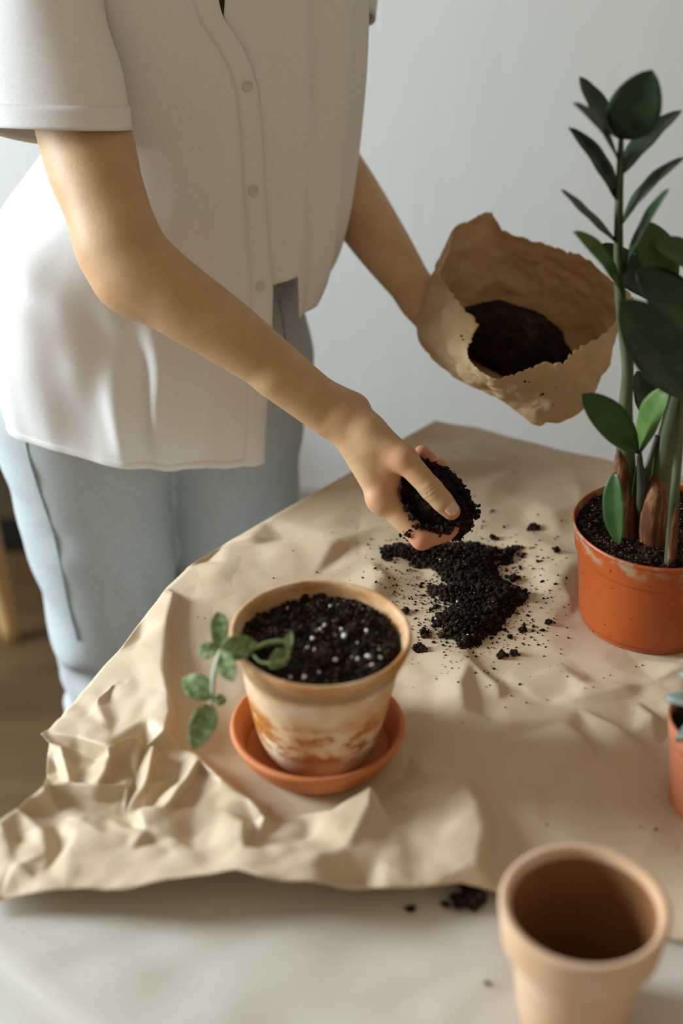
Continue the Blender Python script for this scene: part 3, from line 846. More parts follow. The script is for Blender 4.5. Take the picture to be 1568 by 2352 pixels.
c0, f0 = ramp_noise(nt, 30, [(0.3, (0.45, 0.272, 0.140)), (0.55, (0.505, 0.320, 0.172)), (0.75, (0.54, 0.355, 0.202))], 5)
at = N.new('ShaderNodeAttribute'); at.attribute_name = 'blush'
mx = N.new('ShaderNodeMix'); mx.data_type = 'RGBA'
L.new(at.outputs['Fac'], mx.inputs['Factor']); L.new(c0, mx.inputs['A']); mx.inputs['B'].default_value = (0.58, 0.225, 0.135, 1)
L.new(mx.outputs['Result'], b.inputs['Base Color'])
b.inputs['Subsurface Weight'].default_value = 0.12
b.inputs['Subsurface Radius'].default_value = (0.9, 0.35, 0.2)
b.inputs['Subsurface Scale'].default_value = 0.006
_, fb = ramp_noise(nt, 420, [(0, (0, 0, 0)), (1, (1, 1, 1))], 6, 0.7)
add_bump(nt, b, fb, 0.22, 0.0012)
M['skin'] = m
person = link('person', bme, M['skin'])
tag(person, 'person in a white short-sleeved shirt and pale jeans holding soil and a paper bag', 'person')

# thumb nail: a small curved plate
m, N, L, b = mat_new('nail', 0.3, 0.5)
b.inputs['Base Color'].default_value = (0.66, 0.45, 0.35, 1)
M['nail'] = m
def nail(c, axis, normal, ln, wd, rad):
    axis = axis.normalized(); normal = (normal - axis * normal.dot(axis)).normalized(); side = axis.cross(normal)
    Vn = []
    for i in range(9):
        s_ = -1 + 2 * i / 8
        for j in range(9):
            t_ = -1 + 2 * j / 8
            w_ = wd * math.sqrt(max(0.0, 1 - (abs(s_) ** 3.2) * 0.75))
            a = t_ * w_ / rad
            Vn.append(c + axis * s_ * ln + side * math.sin(a) * rad + normal * ((math.cos(a) - 1) * rad - 0.0006 * s_ * s_))
    o = link('thumbnail', mesh('thumbnail', Vn, grid_faces(9, 9)), M['nail'], person)
    md = o.modifiers.new('t', 'SOLIDIFY'); md.thickness = 0.0008; md.offset = 0
    return o
tdir = TT - PT(1016, 1152, 1.402)
tmid = PT(1028, 1165, 1.404)
tn = (Vector((0, 0, CAM_Z)) - tmid).normalized()
tn = (tn + Vector((0.10, 0.0, 0.30))).normalized()
tn = (tn - tdir.normalized() * tn.dot(tdir.normalized())).normalized()
nail(tmid + tn * 0.0103, tdir, tn, 0.0076, 0.0070, 0.0090)

# hair out of frame, so that the figure is whole
M['hair'] = simple('hair', 30, [(0.3, (0.10, 0.055, 0.03)), (0.7, (0.16, 0.09, 0.05))], 0.5, vec_scale=(30, 30, 2))
hs = SDF((-0.26, 1.40, 1.30), (0.04, 1.75, 1.74), 0.008)
hs.cone(T(HEAD - FWD * 0.03 + Vector((0, 0, 0.03))), T(HEAD - FWD * 0.045 - Vector((0, 0, 0.05))), 0.085, 0.072, 0.02)
hs.chain([T(HEAD - FWD * 0.07), T(HEAD - FWD * 0.12 - Vector((0, 0, 0.14)))], [0.05, 0.028], 0.03)
hv, hf = hs.mesh(2)
link('hair', np_mesh('hair', hv, hf), M['hair'], person)

# ------------------------------------------------------------------ jeans
M['denim'] = simple('pale_denim', 500, [(0.35, (0.35, 0.385, 0.400)), (0.65, (0.485, 0.525, 0.540))], 0.9, 0.1, 0.25, 0.0006)
M['seam'] = simple('denim_seam', 200, [(0.3, (0.20, 0.27, 0.28)), (0.7, (0.28, 0.35, 0.36))], 0.9, 0.1)
jn = SDF((-0.47, 1.37, 0.0), (0.03, 1.80, 1.06), 0.005)
HR, HL = Vector((-0.316, 1.530, 0.83)), Vector((-0.152, 1.625, 0.83))
jn.chain([T(HR), T(KN_R + Vector((-0.002, 0, 0))), T(AN_R + Vector((0, 0, 0.02)))], [0.108, 0.080, 0.068], 0.006)
jn.chain([T(HL), T(KN_L), T(AN_L + Vector((0, 0, 0.02)))], [0.108, 0.080, 0.068], 0.006)
jn.chain([T(HR + Vector((0.01, 0.01, 0.02))), T(WAI + RGT * 0.055 - Vector((0.02, 0, 0.02)))], [0.112, 0.092], 0.03)
jn.chain([T(HL + Vector((0, 0, 0.02))), T(WAI - RGT * 0.072 - Vector((0.02, 0, 0.02)))], [0.112, 0.092], 0.03)
jn.v[:, :, -2:] = 0.05
X, Y, Z = jn.grids((slice(None),) * 3)
wr = 0.0100 * np.sin(Z * 66 + 5 * np.sin(X * 19 + Y * 11 + 1) + 2.5 * np.sin(Z * 17)) * (0.45 + 0.55 * np.sin(Z * 27 + X * 34 - Y * 21)) * np.exp(-((Z - 0.42) / 0.17) ** 2) + 0.0025 * np.sin(Z * 60 + X * 40) * np.exp(-((Z - 0.75) / 0.08) ** 2)
jn.v += wr.astype(np.float32)
top = (Z - 1.025); jn.v = np.maximum(jn.v, top.astype(np.float32))
jv, jf = jn.mesh(3)
jeans = link('jeans', np_mesh('jeans', jv, jf), M['denim'], person)
jeans['label'] = 'pale washed blue jeans'
jb = BVHTree.FromPolygons([Vector(v) for v in jv], [tuple(int(i) for i in f) for f in jf])
def on_jeans(u, v):
    h = jb.ray_cast(Vector((0, 0, CAM_Z)), ray(u, v).normalized())
    return h[0]
def seam(name, px, r=0.0018):
    pts = [on_jeans(u, v) for u, v in px]
    pts = [p for p in pts if p is not None]
    if len(pts) > 2: tube(name, pts, [r] * len(pts), M['seam'], jeans, 6, 4)
seam('side_seam', [(60, 1016), (70, 1060), (88, 1120), (105, 1170), (122, 1220), (134, 1270), (146, 1330), (160, 1400), (180, 1470)])
seam('fly_seam', [(640, 690), (648, 730), (655, 780)], 0.0015)
# ------------------------------------------------------------------ shirt
def proj(p):
    d = Vector(p) - Vector((0, 0, CAM_Z))
    f = d.y * CP - d.z * SP; up = d.y * SP + d.z * CP
    return 784 + FPX * d.x / f, 1176 - FPX * up / f
def interp(tab, x):
    xs = [t[0] for t in tab]
    if xs[0] > xs[-1]:
        tab = tab[::-1]; xs = xs[::-1]
    return float(np.interp(x, xs, [t[1] for t in tab]))
def sinterp(tab, x):            # smooth version
    tab = sorted(tab)
    xs = [t[0] for t in tab]; ys = [t[1] for t in tab]
    if x <= xs[0]: return ys[0]
    if x >= xs[-1]: return ys[-1]
    i = max(k for k in range(len(xs) - 1) if xs[k] <= x)
    x0, x1 = xs[i], xs[i + 1]; h = x1 - x0; t = (x - x0) / h
    def sl(k):
        if k == 0: return (ys[1] - ys[0]) / (xs[1] - xs[0])
        if k == len(xs) - 1: return (ys[-1] - ys[-2]) / (xs[-1] - xs[-2])
        return (ys[k + 1] - ys[k - 1]) / (xs[k + 1] - xs[k - 1])
    m0, m1 = sl(i) * h, sl(i + 1) * h
    return (2 * t**3 - 3 * t * t + 1) * ys[i] + (t**3 - 2 * t * t + t) * m0 + (-2 * t**3 + 3 * t * t) * ys[i + 1] + (t**3 - t * t) * m1
ZT = 1.43
TB = {
 'cx': [(1.43,-.128),(1.30,-.132),(1.20,-.138),(1.05,-.150),(.95,-.156),(.85,-.160),(.75,-.162)],
 'cy': [(1.43,1.585),(1.30,1.60),(1.20,1.60),(1.05,1.592),(.95,1.587),(.85,1.582),(.75,1.58)],
 'af': [(1.43,.055),(1.36,.095),(1.30,.112),(1.20,.122),(1.05,.130),(.95,.136),(.85,.142),(.75,.146)],
 'ab': [(1.43,.065),(1.30,.12),(1.20,.12),(1.10,.14),(1.0,.19),(.9,.20),(.75,.19)],
 'br': [(1.43,.08),(1.36,.14),(1.30,.16),(1.20,.17),(1.14,.178),(1.10,.198),(1.06,.235),(1.0,.262),(.93,.268),(.85,.255),(.75,.24)],
 'bl': [(1.43,.08),(1.36,.14),(1.30,.162),(1.20,.168),(1.05,.158),(.98,.142),(.92,.11),(.85,.13),(.75,.15)],
}
def g(d, c, w): return math.exp(-((d - c) / w) ** 2)
def shirt_pt(th, z, lift=0.0):
    """th in degrees: 0 = her front, +90 = her right side"""
    a = math.radians(th); c, s_ = math.cos(a), math.sin(a)
    A = sinterp(TB['af'], z) if c > 0 else sinterp(TB['ab'], z)
    B = sinterp(TB['br'], z) if s_ > 0 else sinterp(TB['bl'], z)
    r = 1.0 / ((abs(c) / A) ** 2.25 + (abs(s_) / B) ** 2.25) ** (1 / 2.25)
    t = ((th + 180) % 360) - 180
    low = max(0.0, min(1.0, (1.15 - z) / 0.3))
    # soft hanging folds
    r += 0.0045 * g(t, -22 + 8 * (1.3 - z), 4.5) * min(1, max(0, (z - .95) / .2)) + 0.0060 * g(t, -47 + 6 * (1.3 - z), 5) * max(0, min(1, (z - .9) / .1)) + 0.005 * g(t, -68, 6)
    r -= 0.0050 * g(t, -33 + 8 * (1.3 - z), 5) + 0.004 * g(t, -58, 5)
    r += low * (0.0150 * g(t, 42 + 10 * (z - .9), 4.5) * g(z, .90, .07) + 0.0130 * g(t, 54 + 30 * (z - .9), 4.6) * g(z, .875, .06) - 0.010 * g(t, 48, 4) * g(z, .88, .08))
    r += 0.024 * g(t - 78, (z - 1.02) * 240, 9) * g(z, 1.0, .07) - 0.022 * g(t - 66, (z - .98) * 260, 10) * g(z, .96, .06)
    r += 0.018 * g(t - 100, (z - 1.08) * 200, 9) * g(z, 1.06, .06) - 0.018 * g(t - 92, (z - 1.05) * 300, 8) * g(z, 1.03, .05)
    r += 0.008 * g(t, 20, 9) * g(z, 1.08, .12) - 0.005 * g(t, 10, 5) * g(z, 1.05, .15)
    nv = Vector((c * 1.6, s_ * 1.6, z * 2.6))
    r += 0.013 * low * mnoise.noise(nv * 2.2) + 0.005 * low * mnoise.noise(nv * 5) + 0.0035 * mnoise.noise(nv * 1.7 + Vector((4, 1, 2)))
    r += lift
    o = FWD * (c * r) + RGT * (s_ * r)
    return Vector((sinterp(TB['cx'], z) + o.x, sinterp(TB['cy'], z) + o.y, z))
EDGE = [(-400,470),(-100,488),(0,500),(40,510),(90,545),(140,572),(200,590),(300,600),(430,606),(560,616),(660,625),(760,622),(900,613),(1000,608),(1120,604)]   # v -> u of the front edge
EDGE_IN = [(-400,500),(-100,512),(0,518),(40,512),(90,520),(200,528),(300,535),(430,545),(700,560),(1120,560)]
def solve_edge(tab, z):
    lo, hi = -30.0, 60.0        # bigger angle -> smaller u
    for _ in range(26):
        mid = (lo + hi) / 2
        u, v = proj(shirt_pt(mid, z))
        if u > interp(tab, v): lo = mid
        else: hi = mid
    return (lo + hi) / 2
zs = np.linspace(0.74, ZT, 60)
T0 = [(z, solve_edge(EDGE, z)) for z in zs]
T1 = [(z, 360 + solve_edge(EDGE_IN, z)) for z in zs]
HEM = [(-20,.784),(0,.784),(20,.790),(38,.798),(62,.815),(92,.836),(120,.83),(180,.80),(230,.86),(250,.95),(265,1.0),(290,.972),(312,.948),(331,.944),(337,.946),(339.5,1.0),(350,.992),(366,.985),(420,.98)]
NCOL, NROW = 340, 110
wcol = np.linspace(0, 1, NCOL)
SV = []
for i in range(NROW):
    s_ = i / (NROW - 1)
    for w in wcol:
        thr = -6 + w * 372
        zh = interp(HEM, thr) + 0.003 * mnoise.noise(Vector((thr * 0.05, 0, 0)))
        z = ZT + (zh - ZT) * s_
        t0, t1 = interp(T0, z), interp(T1, z)
        th = t0 + (t1 - t0) * w
        inner = -0.0040 * max(0.0, min(1.0, (w - 0.93) / 0.05))
        SV.append(shirt_pt(th, z, inner))
M['shirt'] = simple('white_cotton', 600, [(0.35, (0.76, 0.755, 0.755)), (0.65, (0.85, 0.845, 0.845))], 0.85, 0.15, 0.12, 0.0004)
translucent(M['shirt'], 0.10)
SF = grid_faces(NROW, NCOL)
sme = mesh('shirt', SV, SF)
shirt = link('shirt', sme, M['shirt'], person)
shirt['label'] = 'white short-sleeved cotton shirt, buttoned, left front tucked up'
md = shirt.modifiers.new('t', 'SOLIDIFY'); md.thickness = 0.0012; md.offset = 0
shirt_bvh = BVHTree.FromPolygons(SV, SF)
# placket along the free front edge
PVt = []
zz_ = np.linspace(1.425, 0.79, 140)
for z in zz_:
    t0 = interp(T0, z)
    for k, (dt, l_) in enumerate(((-0.3, 0.0002), (0.0, 0.0022), (2.8, 0.0022), (5.6, 0.0022), (8.4, 0.0022), (10.8, 0.0022), (11.1, 0.0002))):
        PVt.append(shirt_pt(t0 + dt, z, l_))
link('placket', mesh('placket', PVt, grid_faces(len(zz_), 7)), M['shirt'], shirt)
# hem fold
HV, cnt = [], 0
for j, w in enumerate(wcol):
    if not (0.0 <= w <= 0.70): continue
    thr = -6 + w * 372
    zh = interp(HEM, thr) + 0.003 * mnoise.noise(Vector((thr * 0.05, 0, 0)))
    for dz, l_ in ((0.0005, 0.0014), (0.004, 0.0016), (0.0085, 0.0016), (0.009, 0.0)):
        z = zh + dz
        t0, t1 = interp(T0, z), interp(T1, z)
        HV.append(shirt_pt(t0 + (t1 - t0) * w, z, l_))
    cnt += 1
link('hem', mesh('hem', HV, grid_faces(cnt, 4)), M['shirt'], shirt)
# buttons
M['button'] = simple('pearl_button', 200, [(0.3, (0.58, 0.54, 0.46)), (0.7, (0.66, 0.62, 0.54))], 0.3, 0.5)
M['button_hole'] = simple('button_thread', 200, [(0.3, (0.34, 0.29, 0.22)), (0.7, (0.40, 0.35, 0.28))], 0.8)
for (u, v) in ((566, 196), (581, 436), (596, 656), (603, 868)):
    h = shirt_bvh.ray_cast(Vector((0, 0, CAM_Z)), ray(u, v).normalized())
    if h[0] is None: continue
    nn = h[1] if h[1].dot(ray(u, v)) < 0 else -h[1]
    rot = nn.to_track_quat('Z', 'Y').to_matrix()
    def bl_(name, prof, mat, par):
        V_, seg = [], 24
        for (r, z) in prof:
            for j in range(seg):
                a = 2 * math.pi * j / seg
                V_.append(h[0] + rot @ Vector((r * math.cos(a), r * math.sin(a), z + 0.0026)))
        F_ = grid_faces(len(prof), seg, True) + [tuple((len(prof) - 1) * seg + j for j in range(seg))]
        return link(name, mesh(name, V_, F_), mat, par)
    bl_('button', [(0.0050, -0.0006), (0.0056, 0.0004), (0.0056, 0.0012), (0.0050, 0.0017), (0.0042, 0.0014), (0.0038, 0.0010)], M['button'], shirt)
# sleeves
def sleeve(rings, nb=72, seed=0.0, hemband=0.022, drop=0.0):
    """rings: list of (centre, e1, e2, r1, r2)"""
    C = catmull([r[0] for r in rings], 10)
    rr = smooth_prof([(r[3], r[4]) for r in rings], 10)
    e1s = catmull([r[1] for r in rings], 10); e2s = catmull([r[2] for r in rings], 10)
    V_, nrow = [], len(C)
    for i in range(nrow):
        for j in range(nb):
            a = 2 * math.pi * j / nb
            f = i / (nrow - 1)
            w = 1 + 0.06 * f * mnoise.noise(Vector((math.cos(a) * 1.5, math.sin(a) * 1.5, f * 1.4 + seed))) + 0.05 * math.exp(-((a - 1.9 - 0.5 * f) / 0.25) ** 2) * f - 0.04 * math.exp(-((a - 2.4) / 0.2) ** 2) * f
            V_.append(Vector((0, 0, -drop * max(0.0, -math.sin(a)) * f ** 3)) + C[i] + e1s[i] * (rr[i][0] * w * math.cos(a)) + e2s[i] * (rr[i][1] * w * math.sin(a)))
    o = link('sleeve', mesh('sleeve', V_, grid_faces(nrow, nb, True)), M['shirt'], shirt)
    md = o.modifiers.new('t', 'SOLIDIFY'); md.thickness = 0.0012; md.offset = 0
    # turned-up hem band
    k0 = max(i for i in range(nrow) if (C[i] - C[-1]).length > hemband)
    HVv = []
    for i in range(k0, nrow):
        for j in range(nb):
            p = V_[i * nb + j]; out = (p - C[i]).normalized()
            HVv.append(p + out * 0.0016)
    o2 = link('sleeve_hem', mesh('sleeve_hem', HVv, grid_faces(nrow - k0, nb, True)), M['shirt'], shirt)
    md = o2.modifiers.new('t', 'SOLIDIFY'); md.thickness = 0.0012; md.offset = 0
ex = Vector((1, -0.12, 0)).normalized()
e2a, e2b = Vector((0, -0.9, 0.43)).normalized(), Vector((0, -0.97, 0.24)).normalized()
sleeve([(PT(150, -480, 1.47), ex, e2a, 0.045, 0.050), (PT(95, -260, 1.455), ex, e2a, 0.068, 0.064), (PT(85, 0, 1.430), ex, e2a, 0.069, 0.068), (PT(105, 160, 1.412), ex, e2b, 0.078, 0.068), (PT(122, 292, 1.403), ex, e2b, 0.0785, 0.064)], drop=0.022)
sleeve([(SH_L + Vector((-0.02, 0, 0.055)), ex, e2a, 0.05, 0.05), (SH_L + Vector((0.005, 0.0, 0.01)), ex, e2a, 0.062, 0.062), (PY(766, 42, 1.712), ex, e2a, 0.0480, 0.060)], seed=5.0)
# ------------------------------------------------------------------ leaves
def leaf_mesh(name, base, tip, width, roll=0.0, bend=0.0, fold=0.15, prof='oval', facing=None, nl=18, nw=8):
    """a leaf blade with a midrib fold; roll turns it about its axis away from the camera-facing pose"""
    ax = (tip - base); ln = ax.length; ax.normalize()
    view = facing if facing is not None else (Vector((0, 0, CAM_Z)) - (base + tip) / 2).normalized()
    nrm = (view - ax * view.dot(ax)).normalized()
    nrm = Matrix.Rotation(roll, 3, ax) @ nrm
    side = ax.cross(nrm).normalized()
    V_ = []
    for i in range(nl + 1):
        s_ = i / nl
        if prof == 'oval':      # widest beyond the middle, short pointed tip
            w = (math.sin(math.pi * min(1, s_ ** 0.82)) ** 0.66) if 0 < s_ < 1 else 0.0
            w = w * (1 - 0.22 * (1 - s_)) if s_ < 1 else 0
        elif prof == 'obovate':  # widest near the tip
            w = (math.sin(math.pi * s_ ** 1.35) ** 0.62) if 0 < s_ < 1 else 0.0
        else:                   # blunt spoon
            w = (math.sin(math.pi * s_ ** 0.9) ** 0.6) if 0 < s_ < 1 else 0.0
        w = max(w, 0.035 if s_ < 0.5 else 0.012) * width / 2
        c = base + ax * (ln * s_) + nrm * (bend * ln * 4 * s_ * (1 - s_))
        for j in range(nw + 1):
            t = -1 + 2 * j / nw
            V_.append(c + side * (t * w) + nrm * (fold * w * abs(t) ** 1.3 + 0.03 * w * math.sin(s_ * 17 + t * 3)))
    return mesh(name, V_, grid_faces(nl + 1, nw + 1))
def leaf(parent, base, tip, width, mat, roll=0.0, bend=0.0, fold=0.15, prof='oval', thick=0.0009, label=None):
    o = link('leaf', leaf_mesh('leaf', base, tip, width, roll, bend, fold, prof), mat, parent)
    md = o.modifiers.new('t', 'SOLIDIFY'); md.thickness = thick; md.offset = 0
    return o
def glossy(name, dark, light, rough=0.38):
    m, N, L, b = mat_new(name, rough, 0.32)
    c, f = ramp_noise(m.node_tree, 26, [(0.3, dark), (0.7, light)], 5)
    L.new(c, b.inputs['Base Color'])
    add_bump(m.node_tree, b, f, 0.25, 0.0015)
    translucent(m, 0.10)
    return m
M['leaf_dark'] = glossy('dark_leaf', (0.010, 0.030, 0.009), (0.024, 0.058, 0.018))
M['leaf_mid'] = glossy('mid_leaf', (0.018, 0.055, 0.011), (0.040, 0.100, 0.022))
M['leaf_bright'] = glossy('bright_leaf', (0.035, 0.085, 0.014), (0.070, 0.145, 0.030))
M['leaf_young'] = glossy('young_leaf', (0.060, 0.130, 0.024), (0.110, 0.200, 0.050))
M['stem_green'] = simple('stem_green', 60, [(0.3, (0.040, 0.055, 0.022)), (0.7, (0.105, 0.125, 0.062))], 0.45, 0.4, 0.2, 0.001, vec_scale=(1, 1, 0.2))
M['stem_dark'] = simple('stem_dark', 60, [(0.3, (0.020, 0.026, 0.012)), (0.7, (0.050, 0.058, 0.028))], 0.5, 0.4, vec_scale=(1, 1, 0.2))
M['sheath'] = simple('dry_sheath', 60, [(0.36, (0.045, 0.014, 0.006)), (0.52, (0.13, 0.042, 0.014)), (0.68, (0.30, 0.155, 0.065))], 0.6, 0.3, 0.5, 0.003, vec_scale=(3, 3, 0.3))
px2m = lambda px, t: px * t / FPX
YB = 1.182
# main stem with its leaf pairs
ms = [PZ(1441, 1246, NSZ - 0.01), PY(1440, 1120, 1.180), PY(1435, 1010, 1.182), PY(1437, 920, 1.184), PY(1441, 845, 1.186), PY(1430, 740, 1.190), PY(1423, 660, 1.194), PY(1420, 560, 1.198), PY(1421, 459, 1.202), PY(1424, 380, 1.206), PY(1426, 312, 1.208)]
stem1 = tube('stem', ms, [0.0105, 0.0098, 0.0082, 0.0062, 0.0055, 0.0054, 0.0050, 0.0042, 0.0037, 0.0032, 0.0022], M['stem_green'], zz, 14, 6, 0.03)
sh = [PY(1441, 1245, 1.174), PY(1434, 1150, 1.174), PY(1426, 1080, 1.175), PY(1421, 1032, 1.178)]
tube('stem_sheath', sh, [0.0105, 0.0098, 0.0078, 0.0028], M['sheath'], stem1, 12, 5, 0.08)
# leaves: base px, tip px, apparent width px, y of base and tip, material, true width px
D, G, Yg = M['leaf_dark'], M['leaf_mid'], M['leaf_young']
LV = [
 ((1427,318),(1497,160),128, 1.205,1.190, D, 128, 0.06),
 ((1421,318),(1331,176), 46, 1.208,1.235, D, 95, -0.05),
 ((1419,372),(1316,237), 15, 1.206,1.180, D, 75, 0.05),
 ((1416,460),(1305,293), 37, 1.202,1.215, D, 85, 0.05),
 ((1416,558),(1288,436), 15, 1.198,1.180, D, 75, -0.02),
 ((1426,679),(1316,532), 31, 1.190,1.150, Yg, 80, 0.05),
 ((1428,400),(1565,254), 46, 1.206,1.220, D, 95, 0.05),
 ((1428,516),(1572,362), 27, 1.202,1.190, D, 85, 0.05),
 ((1433,630),(1536,434), 20, 1.194,1.150, D, 80, 0.02),
]
for (b_, t_, wa, y0, y1, mt, wt, bend) in LV:
    B, T_ = PY(*b_, y0), PY(*t_, y1)
    tt = (B - Vector((0, 0, CAM_Z))).length
    roll = math.acos(min(1, wa / wt)) * (1 if (t_[0] < 1425) else -1)
    leaf(stem1, B, T_, px2m(wt, tt), mt, roll, bend, 0.26)
# second cluster: thick stem leaning right, its leaves cross in front
st3 = [PZ(1497, 1255, NSZ - 0.01), PY(1512, 1130, 1.172), PY(1530, 1020, 1.176), PY(1552, 930, 1.180), PY(1590, 780, 1.186), PY(1615, 640, 1.192)]
stem3 = tube('stem', st3, [0.0125, 0.0115, 0.0100, 0.0085, 0.0070, 0.0050], M['stem_green'], zz, 14, 6, 0.03)
tube('stem_sheath', [PY(1499, 1255, 1.163), PY(1500, 1190, 1.163), PY(1505, 1130, 1.164), PY(1508, 1082, 1.170)], [0.0125, 0.0128, 0.0110, 0.0030], M['sheath'], stem3, 12, 5, 0.10)
LV3 = [
 ((1578,918),(1420,690),118, 1.150,1.105, D, 125, 0.05),
 ((1640,800),(1458,622), 92, 1.165,1.150, D, 110, 0.04),
 ((1520,700),(1374,562), 64, 1.215,1.235, D, 90, -0.03),
 ((1530,720),(1474,507), 92, 1.200,1.220, M['leaf_bright'], 105, 0.05),
 ((1640,640),(1502,562), 52, 1.180,1.160, G, 80, 0.05),
 ((1620,880),(1500,745), 80, 1.190,1.190, D, 100, 0.05),
 ((1600,760),(1548,850), 60, 1.170,1.140, Yg, 90, 0.05),
 ((1484,975),(1462,852), 52, 1.195,1.215, D, 80, 0.03),
]
for (b_, t_, wa, y0, y1, mt, wt, bend) in LV3:
    B, T_ = PY(*b_, y0), PY(*t_, y1)
    tt = (B - Vector((0, 0, CAM_Z))).length
    leaf(stem3, B, T_, px2m(wt, tt), mt, math.acos(min(1, wa / wt)), bend, 0.26, 'obovate')
# short young stem with two broad leaves
st2 = [PZ(1474, 1230, NSZ - 0.01), PY(1473, 1160, 1.165), PY(1472, 1100, 1.163), PY(1467, 1040, 1.160)]
stem2 = tube('stem', st2, [0.0060, 0.0052, 0.0040, 0.0026], M['stem_dark'], zz, 10, 5)
tube('side_shoot', [PY(1474, 1100, 1.164), PY(1490, 1062, 1.168), PY(1510, 1000, 1.175)], [0.0030, 0.0028, 0.0024], M['stem_dark'], stem2, 8, 5)
for (b_, t_, wa, y0, y1, mt, wt, bend, rs) in [
 ((1466,1042),(1333,905), 74, 1.160,1.130, G, 78, 0.07, 1),
 ((1468,1042),(1536,890), 52, 1.160,1.140, M['leaf_young'], 74, 0.05, -1),
 ((1412,1084),(1421,1252), 54, 1.135,1.118, G, 62, 0.06, 1),
 ((1452,1150),(1462,1070), 14, 1.170,1.172, Yg, 30, 0.0, 1),
 ((1478,1140),(1503,1048), 20, 1.172,1.176, Yg, 34, 0.0, -1)]:
    B, T_ = PY(*b_, y0), PY(*t_, y1)
    tt = (B - Vector((0, 0, CAM_Z))).length
    leaf(stem2, B, T_, px2m(wt, tt), mt, rs * math.acos(min(1, wa / wt)), bend, 0.26, 'obovate' if b_[1] < 1060 else 'oval')
# slim stem at the front right
st4 = [PZ(1536, 1308, NSZ - 0.008), PY(1541, 1230, 1.128), PY(1550, 1120, 1.134), PY(1560, 1010, 1.142), PY(1566, 900, 1.150), PY(1572, 760, 1.158)]
stem4 = tube('stem', st4, [0.0052, 0.0050, 0.0044, 0.0040, 0.0036, 0.0030], M['stem_green'], zz, 10, 6)
tube('stem_sheath', [PY(1542, 1290, 1.121), PY(1548, 1210, 1.122), PY(1554, 1165, 1.124)], [0.0040, 0.0038, 0.0016], M['sheath'], stem4, 8, 5, 0.1)

# ------------------------------------------------------------------ mint sprig in the weathered pot
m, N, L, b = mat_new('mint_leaf', 0.8, 0.2)
nt = m.node_tree
c0, f0 = ramp_noise(nt, 40, [(0.3, (0.105, 0.180, 0.055)), (0.7, (0.220, 0.310, 0.120))], 5)
c1, f1 = ramp_noise(nt, 190, [(0.48, (0, 0, 0)), (0.62, (1, 1, 1))], 5, 0.7)
mx = N.new('ShaderNodeMix'); mx.data_type = 'RGBA'
L.new(c1, mx.inputs['Factor']); L.new(c0, mx.inputs['A']); mx.inputs['B'].default_value = (0.40, 0.47, 0.28, 1)
L.new(mx.outputs['Result'], b.inputs['Base Color'])
add_bump(nt, b, f1, 0.6, 0.0015)
translucent(m, 0.15)
M['mint'] = m
M['mint_stem'] = simple('mint_stem', 60, [(0.3, (0.20, 0.28, 0.11)), (0.7, (0.32, 0.38, 0.20))], 0.8)
M['mint_stem_pale'] = simple('mint_stem_pale', 60, [(0.3, (0.42, 0.45, 0.36)), (0.7, (0.55, 0.57, 0.48))], 0.8)
ZS = SOZ
ma = tube('stem', [PZ(668, 1512, ZS - 0.004), PZ(664, 1485, ZS + 0.010), PZ(655, 1474, ZS + 0.016), PZ(618, 1476, ZS + 0.018), PZ(585, 1488, ZS + 0.019), PZ(545, 1492, ZS + 0.021), PZ(505, 1500, ZS + 0.021)], [0.0017, 0.0019, 0.0020, 0.0020, 0.0019, 0.0018, 0.0017], M['mint_stem'], herb, 8, 5)
mb = tube('stem', [PZ(505, 1500, ZS + 0.021), PZ(497, 1525, ZS + 0.019), PZ(490, 1560, ZS + 0.006), PZ(488, 1600, ZS - 0.012), PZ(480, 1635, ZS - 0.022)], [0.0019, 0.0021, 0.0021, 0.0019, 0.0015], M['mint_stem_pale'], herb, 8, 5)
mc = tube('stem', [PZ(664, 1488, ZS + 0.010), PZ(655, 1515, ZS + 0.014), PZ(625, 1523, ZS + 0.014), PZ(598, 1521, ZS + 0.012), PZ(583, 1506, ZS + 0.010)], [0.0014, 0.0016, 0.0016, 0.0014, 0.0011], M['mint_stem'], herb, 8, 5)
for par, b_, t_, z0, z1, wd in [
 (ma,(500,1492),(503,1406),.022,.028,42),(ma,(505,1492),(590,1478),.023,.026,58),(ma,(500,1490),(453,1498),.022,.018,38),(ma,(506,1500),(536,1565),.022,.012,46),
 (mb,(490,1602),(421,1558),-.011,-.004,58),(mb,(492,1606),(520,1610),-.012,-.014,26),(mb,(484,1618),(443,1722),-.018,-.036,58),
 (mc,(660,1496),(668,1450),.012,.022,18),(mc,(658,1496),(618,1535),.014,.012,40)]:
    B, T_ = PZ(*b_, ZS + z0), PZ(*t_, ZS + z1)
    leaf(par, B, T_, px2m(wd, 1.2), M['mint'], random.uniform(-.25, .25), 0.08, 0.22, 'spoon', 0.0008)

# ------------------------------------------------------------------ succulent leaves
random.seed(4)
ctr = Vector((SPt[0], SPt[1], Z0 + 0.080))
stem_s = tube('stem', [ctr - Vector((0, 0, 0.01)), ctr + Vector((0, 0, 0.03)), ctr + Vector((0.002, 0, 0.055))], [0.005, 0.005, 0.003], M['stem_green'], suc, 8, 4)
def fat_leaf(par, base, tip, width, thick):
    o = link('leaf', leaf_mesh('leaf', base, tip, width, 0, 0.10, 0.35, 'spoon', Vector((0, 0, 1)) if abs((tip - base).normalized().z) < 0.9 else None), M['succulent'], par)
    md = o.modifiers.new('t', 'SOLIDIFY'); md.thickness = thick; md.offset = 0
fat_leaf(stem_s, ctr + Vector((-0.003, 0, 0.008)), PZ(1526, 1604, Z0 + 0.105), 0.020, 0.005)
fat_leaf(stem_s, ctr + Vector((0.0, -0.004, 0.006)), PZ(1552, 1700, Z0 + 0.088), 0.018, 0.005)
fat_leaf(stem_s, ctr + Vector((0, 0.003, 0.02)), PZ(1560, 1545, Z0 + 0.125), 0.018, 0.005)
